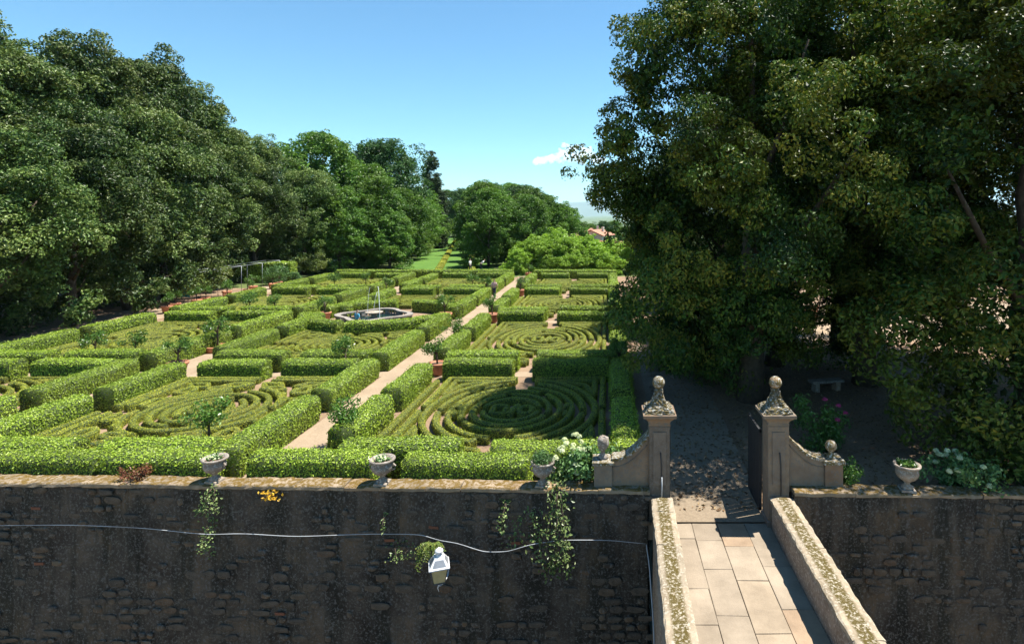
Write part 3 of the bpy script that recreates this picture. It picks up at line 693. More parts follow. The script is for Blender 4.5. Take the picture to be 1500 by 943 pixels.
lem = [(-33.4, 40.9, 0, 'lemon tree in a terracotta pot at the wood corner of the garden'), (-26.6, 30.1, 2, 'round lemon tree in a clay ring, second wood-side bed, nearer the wood'),
       (-24.6, 30.2, 3, 'round lemon tree in a clay ring, second wood-side bed, nearer the side path'), (-20.75, 28.0, 1, 'terracotta potted lemon behind the first middle bed beside the side path'),
       (-22.0, 32.7, 2, 'lemon tree standing at the edge of the side path'), (-12.9, 18.75, 3, 'lemon tree in a pale clay ring at the front of the first middle maze'),
       (-26.7, 43.3, 2, 'lemon tree at the front of the third wood-side bed, nearer the wood'), (-25.2, 43.9, 3, 'lemon tree at the front of the third wood-side bed, nearer the fountain'),
       (-20.6, 42.3, 1, 'terracotta potted lemon on the wood side of the fountain'), (-12.7, 28.1, 3, 'lemon tree in a clay ring between first and second middle beds'),
       (-8.65, 19.2, 2, 'lemon tree at the start of the main path near the moat wall'), (-8.2, 27.95, 0, 'terracotta potted lemon at the first crossing of the main path, gate side'),
       (-11.6, 41.4, 1, 'terracotta potted lemon on the main path side of the fountain'), (-8.9, 33.6, 3, 'low lemon tree leaning over the main path beside the second bed'),
       (-8.2, 41.3, 0, 'terracotta potted lemon at the second crossing of the main path, gate side'), (-13.3, 57.2, 2, 'lemon tree inside the last middle bed'),
       (-8.2, 54.5, 1, 'terracotta potted lemon at the third crossing of the main path, gate side'), (.55, 41.6, 0, 'shaded terracotta potted lemon under the oak edge, second crossing'),
       (.55, 28.0, 1, 'shaded terracotta potted lemon under the oak edge, first crossing'), (-26.9, 57.2, 2, 'lemon tree inside the last wood-side bed, nearer the wood'),
       (-25.2, 60.5, 3, 'lemon tree inside the last wood-side bed, farther from the wall'), (-20.8, 54.5, 0, 'terracotta potted lemon at the far crossing of the side path'),
       (-11.4, 54.5, 1, 'terracotta potted lemon at the third crossing of the main path, fountain side'), (-9.6, 70.4, 0, 'potted lemon at the far end of the main path')]
used = set()
def place(p, x, y, lab, grp, s=1.0, z=0):
    sc = s * random.uniform(1.0, 1.25)
    if p in used: return dup(LP[p], (x, y, z), random.uniform(0, 6.28), (sc, sc, sc), lab, grp)
    used.add(p); o = LP[p]; o.location = (x, y, z); o.scale = (sc, sc, sc); o['label'] = lab; o['group'] = grp; return o
for x, y, p, lab in lem: place(p, x, y, lab, 'lemon trees standing about the maze garden')
for k, (x, y) in enumerate([(-34.3, 45.2), (-35.0, 47.0), (-34.4, 48.6), (-34.9, 50.4), (-34.2, 52.2), (-35.3, 53.8), (-34.5, 55.6), (-35.2, 57.6), (-34.4, 59.6), (-35.0, 61.8)]):
    place(k % 2, x, y, 'terracotta potted lemon in the row on the terrace by the wood', 'potted lemons on the wood terrace', .85)
for k, (x, y) in enumerate([(14.6, 41.8), (15.6, 44.3), (19.0, 44.6), (20.2, 42.5)]):
    place(k % 2, x, y, 'terracotta potted lemon on the sunny court behind the oaks', 'potted lemons on the sunny court', 1.1)

# ------------------------------------------------------------------ urns on the coping
def cz(x): return ywall(x) + .17
def urn(x, plant, lab, s=1.0, handles=True):
    u = thing('stone_urn', lab, 'urn', (x, cz(x), .455), random.uniform(-.3, .3), 'stone urns on the moat coping', (s, s, s)); m2 = MB()
    box(m2, -.17, .17, -.17, .17, 0, .06, 0, .003, .01); m2.obj('foot_block', 'urn', u)
    m2 = MB(); lathe(m2, [(.14, .06), (.15, .1), (.07, .16), (.065, .2), (.12, .25), (.22, .32), (.27, .42), (.275, .5), (.25, .56), (.255, .585), (.31, .60), (.33, .63), (.325, .66), (.28, .665), (.24, .62), (.2, .58)], 26)
    V = m2.v[0]; a = np.arctan2(V[:, 1], V[:, 0]); k = np.exp(-((V[:, 2] - .38) / .09) ** 2); V[:, :2] *= (1 + .05 * np.cos(a * 12) * k)[:, None].astype(np.float32); m2.obj('bowl', 'urn', u)
    m2 = MB(); lathe(m2, [(.26, .58), (.2, .62)], 16); m2.obj('soil', 'soil', u)
    for sg in ((-1, 1) if handles else ()):
        m2 = MB(); tube(m2, [(sg * .24, 0, .36), (sg * .33, 0, .40), (sg * .35, 0, .48), (sg * .28, 0, .54)], .022, 6); m2.obj('handle', 'urn', u)
    m2 = MB()
    if plant == 'grass':
        n = 900; d = rng.normal(0, 1, (n, 3)); d[:, 2] = abs(d[:, 2]); d /= np.linalg.norm(d, axis=1)[:, None]; leaves(m2, np.array([0, 0, .66]) + d * rng.uniform(.08, .34, (n, 1)) * np.array([1, 1, .85]), d, .08, .35, .5); m2.obj('leafy_plant', 'hydr', u)
    elif plant == 'shade':
        n = 420; P = np.c_[rng.uniform(-.19, .19, (n, 2)), rng.uniform(.6, .72, n)]; leaves(m2, P, np.tile([0, 0, 1.], (n, 1)), .09, .5, .6); m2.obj('low_plant', 'lemon', u)
    else:
        for k in range(26):
            a = rng.uniform(0, 6.28); d = np.array([math.cos(a), math.sin(a), rng.uniform(.3, 1.4)]); p0 = np.array([rng.normal(0, .07), rng.normal(0, .07), .6])
            tube(m2, [p0, p0 + d * .06, p0 + d * rng.uniform(.09, .15)], [.022, .024, .004], 5)
        m2.obj('succulent', 'hydr', u)
        m2 = MB(); n = 60; P = np.c_[rng.normal(-.05, .1, (n, 2)), rng.uniform(.64, .74, n)]; leaves(m2, P, np.tile([0, 0, 1.], (n, 1)), .05, .8, .5); m2.obj('blossom', 'white_petal', u)
urn(-10.75, 'succ', 'stone urn with pale succulents on the coping near the red-leaved plant')
urn(-6.12, 'succ', 'wide stone urn with a low plant on the coping above the lantern', 1.04)
urn(-1.75, 'grass', 'lobed stone urn overflowing with green leaves beside the white-flowered bush', 1.0)
urn(7.95, 'shade', 'shaded terracotta-coloured urn on the park-side coping', 1.05, False)

# ------------------------------------------------------------------ bushes behind the coping and plants on the wall
def bush(name, x, y, z, r, h, n, size, lm, lab, cat, heads=0, hm='white_petal', asp=.6):
    t = thing(name, lab, cat, (x, y, z)); m2 = MB(); C = np.c_[rng.normal(0, r * .45, (22, 2)), rng.uniform(.15, .85, 22) * h]
    for c in C[:14]: tube(m2, [(c[0] * .15, c[1] * .15, -.02), tuple(c * np.array([.6, .6, .5])), tuple(c)], [.018, .012, .006], 5)
    m2.obj('stems', 'bark', t); m2 = MB()
    c = C[rng.integers(0, 22, n)]; d = rng.normal(0, 1, (n, 3)); d /= np.linalg.norm(d, axis=1)[:, None]
    leaves(m2, c + d * rng.uniform(.25, 1, (n, 1)) * r * .42, d, size, asp, .5, 0, None, .3); m2.obj('foliage', lm, t)
    for k in range(heads):
        a = rng.uniform(0, 6.28); rr = r * rng.uniform(.2, 1.0); hz = h * (1.08 - .45 * (rr / r) ** 2) * rng.uniform(.75, 1.08)
        m2 = MB(); q = 90; d = rng.normal(0, 1, (q, 3)); d /= np.linalg.norm(d, axis=1)[:, None]; d[:, 2] = abs(d[:, 2])
        leaves(m2, np.array([math.cos(a) * rr, math.sin(a) * rr, hz]) + d * .075, d, .045, .9, .3); m2.obj('flower_head', hm, t)
    return t
bush('hydrangea', -.85, 16.35, .05, .72, 1.35, 2200, .12, 'hydr', 'white-flowered hydrangea bush on the coping beside the gate wing', 'bush', 22)
bush('hydrangea', 9.6, 15.9, .05, .8, 1.15, 2000, .12, 'hydr', 'shaded hydrangea with pale flower heads on the park side', 'bush', 18)
bush('red_shrub', -13.0, 16.05, .42, .36, .42, 700, .06, 'redleaf', 'small red-leaved plant between hedge and coping', 'plant')
bush('green_shrub', 6.6, 16.2, .1, .5, .9, 1500, .08, 'lemon', 'dark green shrub behind the park-side gate wing', 'bush')
bush('green_shrub', 7.0, 18.8, 0, .9, 1.9, 2600, .1, 'lemon', 'shrub with scattered pink flowers in the oak shade', 'bush', 5, 'pink_petal')
bush('green_shrub', .5, 16.5, .1, .5, .8, 1300, .09, 'hydr', 'low leafy plant between gate wing and shaded hedge', 'bush', 2)
bush('round_shrub', -36.0, 63.0, 0, 1.4, 2.2, 2600, .16, 'hydr', 'round pale green shrub before the tall clipped hedge', 'bush')
bush('round_shrub', -34.6, 64.3, 0, .8, 1.3, 1300, .15, 'hydr', 'small pale shrub at the foot of the tall clipped hedge', 'bush')
tag(link('tall_hedge', hedge_mesh('tall_hedge', [(t, 0) for t in np.linspace(-40.6, -35.4, 26)], 1.5, 2.25, .13, 260, amp=.05), None, (0, 65.4, 0)), 'tall dark clipped hedge block at the edge of the wood', 'hedge')
def wallplant(x, z0, z1, w, n, size, mt, lab, out=.22, name='wall_vine', asp=.55):
    t = thing(name, lab, 'wall plant', (x, ywall(x) - .02, z0)); m2 = MB(); L = z0 - z1
    S = []
    for k in range(max(2, n // 60)):
        p = [(rng.normal(0, w * .15), 0, 0)]; o_ = rng.uniform(.5, 1)
        for i in range(1, 7): p.append((p[-1][0] + rng.normal(0, w * .13), -out * o_ * math.sin(i / 6 * 2.6) - .03, -L * i / 6 * rng.uniform(.9, 1.05)))
        tube(m2, p, [.012, .011, .01, .009, .007, .005, .003], 5); S.append(np.array(p))
    m2.obj('stems', 'bark', t); m2 = MB(); S = np.concatenate(S); i = rng.integers(0, len(S), n)
    P = S[i] + rng.normal(0, 1, (n, 3)) * np.array([w * .22, .05, L * .09]); P[:, 1] = np.minimum(P[:, 1], -.015)
    leaves(m2, P, np.tile([.3, -.5, .8], (n, 1)), size, asp, .5); m2.obj('leaves', mt, t); return t
wallplant(-1.35, .48, -1.55, .55, 520, .10, 'vine', 'leafy vine hanging down the moat wall below the grassy urn', .55)
wallplant(-2.0, -.15, -.95, .5, 130, .08, 'vine', 'thin sprig of creeper beside the big hanging vine', .34)
wallplant(-2.75, .15, -.65, .3, 60, .09, 'vine', 'few slender leaves on the wall near the hanging vine', .3)
wallplant(-10.7, .38, -.25, .35, 190, .075, 'vine', 'small vine on the wall right under the first stone urn', .22)
wallplant(-10.8, -.45, -1.35, .3, 120, .07, 'vine', 'trailing sprig crossing the white cable below the first urn', .36)
wallplant(-5.95, -.25, -.6, .12, 26, .07, 'vine', 'tiny sprig on the wall below the wide urn', .3)
wallplant(-5.5, -1.0, -1.3, .6, 80, .07, 'vine', 'small pale creeper on the wall beside the lantern fern', .5)
wallplant(-9.05, .34, .15, .55, 70, .08, 'yellow', 'yellow flowering weed growing under the coping', .2, 'yellow_weed')
# fern above the lantern
fx = -4.55
fr = thing('fern', 'yellow-green fern growing from the wall above the lantern', 'fern', (fx, ywall(fx) - .34, -.85))
for k in range(20):
    a = rng.uniform(-1.9, 1.9); L = rng.uniform(.3, .52); d = np.array([math.sin(a), -rng.uniform(.5, 1.1), 0]); d /= np.linalg.norm(d); up = rng.uniform(-.2, .9)
    T = np.linspace(0, 1, 12); P = np.outer(T, d) * L + np.array([0, -.02, 0]); P[:, 2] += L * (up * T - .75 * T * T)
    m2 = MB(); tube(m2, P, .005, 4); side = np.cross(d, [0, 0, 1.])
    n = np.repeat(np.arange(2, 12), 2); sg = np.tile([-1, 1], 10)[:, None]
    leaves(m2, P[n] + side * sg * .03, np.tile([0, -.2, 1.], (20, 1)), .07, .4, .25); m2.obj('frond', 'fern', fr)

# ------------------------------------------------------------------ lantern on its bracket
lx = -4.3; ly = ywall(lx) - .75
la = thing('wall_lantern', 'pale metal lantern with yellowed glass on a scrolled bracket from the moat wall', 'lantern', (lx, ly, -1.55), .32)
m2 = MB(); lathe(m2, [(.135, 0), (.205, .38)], 4, (0, 0, 0), 0, False, True); m2.obj('glass', 'lampglass', la)
for sx, sy in ((-1, -1), (1, -1), (1, 1), (-1, 1)):
    m2 = MB(); tube(m2, [(sx * .14, sy * .14, -.01), (sx * .21, sy * .21, .385)], .012, 5); m2.obj('corner_bar', 'lampdark', la)
m2 = MB(); lathe(m2, [(.15, -.03), (.145, .0)], 4, (0, 0, 0), 0, False, True); m2.obj('base_frame', 'lampdark', la)
m2 = MB(); lathe(m2, [(.255, .38), (.255, .405), (.235, .42), (.12, .60), (.115, .62)], 4, (0, 0, 0), 0, False, True); m2.obj('roof', 'lampwhite', la)
for k in range(4):
    m2 = MB(); z0, z1, r0, r1 = .44, .575, .222, .137; a = .75
    v = [(-r0 * a, -r0 - .004, z0), (r0 * a, -r0 - .004, z0), (r1 * a, -r1 - .004, z1), (-r1 * a, -r1 - .004, z1)]; m2.add(v, [(0, 1, 2, 3)]); m2.obj('roof_pane', 'steel', la, (0, 0, 0), k * math.pi / 2)
m2 = MB(); lathe(m2, [(.09, .62), (.085, .65), (.05, .67), (.075, .70), (.11, .73), (.10, .77), (.04, .81), (.02, .83)], 12); m2.obj('crown_knob', 'lampwhite', la)
m2 = MB(); tube(m2, [(0, 0, -.03), (0, 0, -.1), (.02, .02, -.16), (.12, .2, -.22), (.24, .45, -.2), (.30, .76, -.12)], .02, 7); tube(m2, [(.24, .45, .3), (.22, .40, .1), (.2, .36, -.08), (.16, .28, -.2)], .018, 6)
tube(m2, [(.2 + .06 * math.cos(t) * (1 - t / 14), .4, -.06 + .06 * math.sin(t) * (1 - t / 14)) for t in np.linspace(0, 9, 26)], .014, 6); tube(m2, [(0, 0, -.1), (-.03, 0, -.2), (.0, 0, -.3)], [.02, .012, .004], 6); m2.obj('bracket', 'lampwhite', la)

# ------------------------------------------------------------------ cables on the wall
def cable(pts, rad, lab):
    t = np.linspace(0, len(pts) - 1, len(pts) * 6); P = np.array(pts); i = np.arange(len(pts))
    Q_ = np.stack([np.interp(t, i, P[:, k]) for k in range(3)], 1)
    k = np.array([.25, .5, .25]); 
    for _ in range(3): Q_[1:-1] = Q_[:-2] * .25 + Q_[1:-1] * .5 + Q_[2:] * .25
    m2 = MB(); tube(m2, Q_, rad, 6); return tag(m2.obj('cable', 'cable'), lab, 'cable')
wp = lambda x, z, o=.1: (x, ywall(x) - o, z)
cable([wp(-26, -.66), wp(-17, -.64, .2), wp(-14.5, -.62, .12), wp(-12.5, -.68, .12), wp(-10.6, -.68, .40), wp(-9.6, -.62, .42), wp(-8.2, -.70, .4), wp(-6.5, -.74, .15), wp(-5, -.74, .12), wp(-4.4, -.74, .4), wp(-3.9, -.76, .48), wp(-3.2, -.98, .48), wp(-2.6, -.98, .45), wp(-2.0, -.80, .42), wp(-1.2, -.74, .3), wp(0, -.78, .2), wp(1.0, -.92, .1)], .008, 'white cable strung along the moat wall, sagging beside the lantern')
cable([(1.02, 15.28, -.92), (1.08, 15.0, -1.3), (1.12, 14.2, -2.2), (1.13, 13.5, -3.4)], .018, 'pale cable dropping down the corner of wall and bridge')
cable([wp(5.1, -3.6, .3), wp(8, -3.5, .3), wp(10, -3.45, .3), wp(14, -3.35, .3)], .012, 'thin cable along the park-side moat wall')

# ------------------------------------------------------------------ pergola, curtain, benches
pg = thing('pergola', 'thin grey steel pergola frame standing before the wood', 'pergola', (-38.2, 58, 0))
for y in (-6.5, -3.5, 0, 3.5, 6.8):
    for x in (0, 1.6):
        m2 = MB(); tube(m2, [(x, y, 0), (x, y, 2.5)], .022, 7); m2.obj('post', 'steel', pg)
    m2 = MB(); tube(m2, [(0, y, 2.5), (1.6, y, 2.5)], .03, 6); m2.obj('cross_bar', 'steel', pg)
for x in (0, 1.6):
    m2 = MB(); tube(m2, [(x, -6.5, 2.5), (x, 6.8, 2.5)], .022, 7); m2.obj('rail', 'steel', pg)
m2 = MB(); gx, gz = np.meshgrid(np.linspace(0, 1.0, 26), np.linspace(.35, 2.45, 8)); V = np.stack([gx, .06 * np.sin(gx * 38) * (1.2 - gz * .3), gz], -1).reshape(-1, 3)
i = np.arange(len(V)).reshape(8, 26); m2.add(V, np.stack([i[:-1, :-1], i[:-1, 1:], i[1:, 1:], i[1:, :-1]], -1).reshape(-1, 4).astype(np.int32), 0, .5, True)
tag(m2.obj('curtain', 'teal', None, (-38.0, 51.4, 0)), 'teal cloth curtain hanging at the pergola end', 'curtain')
for x, y, rz, lab in ((9.6, 25.5, .2, 'pale stone bench in the oak shade, nearer the gate'), (12.4, 26.6, -.1, 'pale stone bench in the oak shade, farther from the gate')):
    b = thing('stone_bench', lab, 'bench', (x, y, 0), rz)
    m2 = MB(); box(m2, -.75, .75, -.22, .22, .38, .48, 0, .003, .015); m2.obj('seat', 'marble', b)
    for sx in (-.5, .5): m2 = MB(); box(m2, sx - .1, sx + .1, -.17, .17, -.02, .38, 0, .003); m2.obj('leg', 'marble', b)
# alley: low clipped strips each side of the lawn walk
for sx, lab in ((-4.4, 'low clipped box block edging the long lawn, wood side'), (.1, 'low clipped box block edging the long lawn, thicket side')):
    me = hedge_mesh('edging_block', [(0, t) for t in np.linspace(-3.1, 3.1, 16)], .9, .32, .10, 260, amp=.03, mats=('twig', 'box'))
    for k in range(12):
        y = 75 + k * 7.3; tag(link('edging_block', me, None, (ALX(y) + sx, y, .03), math.atan(.235)), lab, 'hedge', 'box blocks edging the lawn')
# ------------------------------------------------------------------ trees
PROF = {'over': lambda t: np.interp(t, [0, .16, .34, .5, .6, .75, 1], [.5, .66, 1.0, .84, .62, .42, .1]), 'dome': lambda t: np.sqrt(np.clip(1 - ((t - .42) / .60) ** 2, .02, 1)), 'wide': lambda t: np.sqrt(np.clip(1 - ((t - .34) / .68) ** 2, .02, 1)) * (1 - .12 * t),
        'cone': lambda t: np.clip(1.12 * (1 - t) ** .55, .06, 1) * np.clip(.5 + t * 3, 0, 1), 'column': lambda t: np.clip((1 - t) ** .45, .1, 1) * np.clip(.6 + t * 2, 0, 1)}
def crown(H, Rr, zb, ncl, rc, nleaf, leaf, shape, lm, seed, asp=.52, inner=.25, flat=.25, name='crown'):
    global rng
    keep = rng; rng = np.random.default_rng(seed)
    t = rng.random(ncl) ** .9; a = rng.uniform(0, 2 * np.pi, ncl); pr = PROF[shape](t)
    lob = 1 + .16 * np.sin(a * 3 + seed) + .10 * np.sin(a * 5 + t * 6 + seed * 2)
    rad = np.where(rng.random(ncl) < inner, rng.uniform(.2, .7, ncl), rng.uniform(.74, 1.0, ncl)) * pr * Rr * lob
    C = np.stack([rad * np.cos(a), rad * np.sin(a), zb + t * (H - zb - rc * .6)], 1); rcs = rc * np.clip(np.exp(rng.normal(0, .33, ncl)), .5, 1.7)
    cb = rng.uniform(.25, .75, ncl)
    mb = MB()
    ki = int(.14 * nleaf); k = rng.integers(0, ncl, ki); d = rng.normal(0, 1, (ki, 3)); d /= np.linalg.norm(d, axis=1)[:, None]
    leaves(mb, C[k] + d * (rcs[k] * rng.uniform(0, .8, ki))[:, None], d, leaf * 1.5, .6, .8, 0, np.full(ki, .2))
    # each clump carries sprays of leaves on its outer, upper side
    ns = 14; out = C * np.array([1, 1, .55]); out[:, 2] -= .55 * (zb + (H - zb) * .35); out /= np.linalg.norm(out, axis=1)[:, None] + 1e-9
    ck = np.repeat(np.arange(ncl), ns); ds = rng.normal(0, 1, (ncl * ns, 3)) + out[ck] * .7; ds[:, 2] += .4; ds /= np.linalg.norm(ds, axis=1)[:, None]
    ax = rng.uniform(.75, 1.25, (ncl, 3)) * np.array([1, 1, .8])
    S = C[ck] + ds * ax[ck] * (rcs[ck] * rng.uniform(.5, 1.12, ncl * ns))[:, None]; rs = rcs[ck] * rng.uniform(.2, .42, ncl * ns); sb = np.clip(cb[ck] + rng.normal(0, .12, ncl * ns), 0, 1)
    w = rs ** 2 / (rs ** 2).sum(); k = rng.choice(ncl * ns, nleaf, p=w)
    d = rng.normal(0, 1, (nleaf, 3)) + ds[k] * .5; d[:, 2] += .35; d /= np.linalg.norm(d, axis=1)[:, None]
    P = S[k] + d * (rs[k] * rng.uniform(.45, 1.15, nleaf) ** .7)[:, None] * np.array([1.1, 1.1, .75])
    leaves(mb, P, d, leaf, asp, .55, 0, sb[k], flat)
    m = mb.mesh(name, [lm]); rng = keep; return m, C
def trunk(H, zb, C, r0, seed, lean=0, n=9):
    r = np.random.default_rng(seed); mb = MB(); top = zb + (H - zb) * .6
    P = [(lean * t * t + r.normal(0, .08), r.normal(0, .08), top * t - .15) for t in np.linspace(0, 1, 9)]
    tube(mb, P, r0 * np.linspace(1.25, .3, 9) ** 1.1, 9)
    for c in C[r.choice(len(C), min(n, len(C)), replace=False)]:
        t = min(.9, max(.25, (c[2] - .25 * H) / top)); p = np.array(P[int(t * 8)]); mid = (p + c) / 2 + np.array([0, 0, -.25]); tube(mb, [p, mid, c], [r0 * .38, r0 * .25, r0 * .08], 6)
    return mb.mesh('trunk', ['bark'])
TREES = {}
def tree_kind(key, H, Rr, zb, ncl, rc, nleaf, leaf, shape, lm, seed, r0=.3, **k):
    c, C = crown(H, Rr, zb, ncl, rc, nleaf, leaf, shape, lm, seed, **k); TREES[key] = (c, trunk(H, zb, C, r0, seed), H)
def tree(key, x, y, H, name, lab, group=None, rz=None, wide=1.0, z=None, off=0):
    c, t, H0 = TREES[key]; s = H / H0; z = float(land(x, y)) if z is None else z
    e = thing(name, lab, 'tree', (x, y, z), random.uniform(0, 6.28) if rz is None else rz, group, (s * wide, s * wide, s)); link('trunk', t, e); link('crown', c, e, (off * math.cos(e.rotation_euler.z), -off * math.sin(e.rotation_euler.z), 0)); return e
tree_kind('oakA', 18, 5.0, 1.6, 85, 1.45, 52000, .24, 'dome', 'oak', 11, .38)
tree_kind('oakB', 18, 5.2, 1.2, 88, 1.4, 52000, .24, 'wide', 'oak', 12, .38)
tree_kind('oakC', 14, 4.4, .8, 76, 1.25, 46000, .21, 'dome', 'oak', 13, .3)
tree_kind('decA', 14, 4.6, 1.2, 130, 1.2, 26000, .32, 'dome', 'decid', 14, .25)
tree_kind('decB', 12, 4.6, .6, 130, 1.1, 26000, .30, 'wide', 'decid', 15, .25)
tree_kind('darkA', 18, 6.5, 1.2, 170, 1.5, 32000, .36, 'dome', 'dark', 16, .4)
tree_kind('cyp', 20, 2.3, .4, 120, .8, 16000, .30, 'column', 'cypress', 17, .25)
tree_kind('shrubA', 4.2, 2.3, .2, 60, .65, 13000, .21, 'wide', 'bright', 18, .1)
tree_kind('shrubB', 3.4, 2.2, .1, 55, .6, 12000, .19, 'dome', 'bright', 19, .1)
tree_kind('magA', 19, 5.9, 2.0, 95, 1.5, 150000, .16, 'over', 'magnolia', 20, .5, inner=.25, flat=.3)
tree_kind('magC', 20, 5.6, 4.2, 95, 1.5, 110000, .17, 'wide', 'magnolia', 22, .45, inner=.25, flat=.3)
tree_kind('magB', 16, 5.4, .8, 92, 1.45, 125000, .16, 'wide', 'magnolia', 21, .45, inner=.25, flat=.3)
WG = 'holm oaks of the wood beside the garden'
for x, y, h in ((-35.8, 33.5, 12.5), (-36.8, 40, 13.5), (-38.6, 46.5, 15.5), (-41.0, 53.5, 15), (-41.5, 60, 14), (-41, 67.5, 13), (-38.5, 73.5, 12.5)):
    tree('oakC', x, y, h, 'holm_oak', 'holm oak in the front rank of the wood beside the maze garden', WG)
for i, (x, y, h) in enumerate(((-42, 35, 16.3), (-42.5, 41.5, 19.3), (-43.5, 48.5, 21.6), (-44, 55, 22.4), (-44.5, 61.5, 20.5), (-45, 68, 18), (-44.5, 75, 16.8), (-52, 46, 23), (-52, 58, 22))):
    tree(('oakA', 'oakB')[i % 2], x, y, h, 'holm_oak', 'tall dark holm oak rising behind the front rank of the wood', WG + ', rear rank', None, (.86, .95, .8)[i % 3])
for x, y, h, k, lab in ((-42, 84, 19.0, 'decA', 'feathery pale green tree rising above the end of the wood'), (-35.5, 77, 11, 'decB', 'fresh green bushy tree at the corner where wood meets lawn'), (-33, 82, 12.5, 'decA', 'fresh green tree left of the lawn, in front of the dark oak'),
                        (-30, 80, 8.0, 'decB', 'low green tree leaning over the lawn start'), (-37.5, 90, 15, 'decB', 'green tree behind the lawn corner, below the dark oak')):
    tree(k, x, y, h, 'broadleaf_tree', lab)
tree('darkA', -39.5, 103, 19.8, 'dark_oak', 'broad dark green oak rounding above the lawn trees')
tree('darkA', -47, 112, 18.5, 'dark_oak', 'second dark oak behind the broad one')
tree('cyp', -39.5, 130, 21.5, 'cypress', 'tall dark cypress with pointed top above the lawn avenue')
tree('cyp', -37.6, 128, 16.5, 'cypress', 'shorter cypress leaning against the tall one', wide=1.35)
for x, y, h, k in ((-33.5, 96, 11.5, 'decA'), (-36, 106, 12, 'decB'), (-38.5, 117, 12.5, 'decA'), (-42, 131, 13, 'decB'), (-46.5, 147, 13.5, 'decA'), (-52, 165, 14, 'decB'), (-46, 186, 15, 'darkA'), (-53, 192, 15, 'decA'), (-40, 190, 14, 'decB')):
    tree(k, x, y, h, 'avenue_tree', 'green avenue tree along the wood side of the long lawn', 'avenue trees on the wood side of the lawn')
for x, y, h, k in ((-17.2, 84, 9.2, 'decB'), (-12.0, 87, 10.3, 'decA'), (-7.3, 92, 9.3, 'decB'), (-18.5, 94, 11.5, 'decA'), (-13.5, 101, 11.8, 'decB'), (-22.5, 108, 13, 'decA'), (-17, 114, 12.6, 'darkA'), (-26.5, 124, 14, 'decB'), (-22, 133, 14, 'decA'), (-31, 146, 15, 'decB'), (-26, 160, 15.5, 'decA'), (-35, 172, 16, 'darkA')):
    tree(k, x, y, h, 'thicket_tree', 'leafy green tree in the thicket on the valley side of the lawn', 'thicket trees on the valley side of the lawn')
for i, (x, y, h) in enumerate(((-11.3, 74.5, 3.2), (-8.6, 76.5, 4.5), (-5.9, 75, 4.6), (-3.4, 77, 4.5), (-1.0, 75.2, 4.2), (1.2, 77, 4.2), (-7.2, 73.2, 2.6), (-4.5, 73, 2.8), (-2.2, 73.2, 2.6), (.3, 73, 2.6), (3.6, 75, 4), (6.5, 76, 4), (-10.0, 79.5, 4.4), (-6.5, 80.5, 5.2))):
    tree(('shrubA', 'shrubB')[i % 2], x, y, h, 'bright_shrub', 'bright yellow-green shrub in the bank beyond the far hedge', 'bright shrubs beyond the far hedge')
for i, (x, y, h) in enumerate(((-14, 130, 12), (-19, 150, 13), (-10, 145, 10), (-14, 175, 12), (-8, 190, 11), (-18, 205, 14), (-6, 215, 11), (-13, 235, 13), (-2, 225, 12), (6, 205, 10), (10, 180, 9), (-22, 250, 14), (3, 250, 13), (9, 150, 8), (14, 165, 9))):
    tree(('decA', 'decB', 'darkA')[i % 3], x, y, h, 'valley_tree', 'distant green tree on the slope around the village roofs', 'trees on the valley slope')
for x, y, h in ((-28, 330, 21), (-25.5, 333, 24), (-23.4, 329, 23), (-21, 334, 20)):
    tree('cyp', x, y, h, 'far_cypress', 'far dark cypress in the small group against the blue plain', 'far cypress group', wide=.9)
BG = 'big evergreen trees shading the gate road'
tree('magA', 6.0, 24.2, 20.0, 'evergreen_tree', 'huge dark evergreen arching over the gate road, foliage tipped with gold', BG, 1.0, .85, None, -1.7)
tree('magC', 11.6, 26.5, 20.5, 'evergreen_tree', 'big evergreen behind the gate with golden leaf tips over its low crown', BG, 2.4)
tree('magB', 15.9, 22.0, 18.5, 'evergreen_tree', 'dense evergreen shading the park-side wall', BG, 4.0)
tree('magC', 13.6, 33.5, 21.5, 'evergreen_tree', 'tall evergreen with a bare trunk before the sunny court', BG, 5.1)
tree('magC', 20.5, 28, 20.5, 'evergreen_tree', 'outer evergreen at the right end of the park wall', BG, .3)
tree('magB', 8.6, 30, 15, 'evergreen_tree', 'evergreen behind the gate road beside the second maze bed', BG, 3.3)
tree('magB', 7.6, 39, 13.5, 'evergreen_tree', 'evergreen beside the third maze bed', BG, 1.3)
tree('magB', 7.8, 50, 13.5, 'evergreen_tree', 'evergreen beside the last maze bed', BG, 5.3)

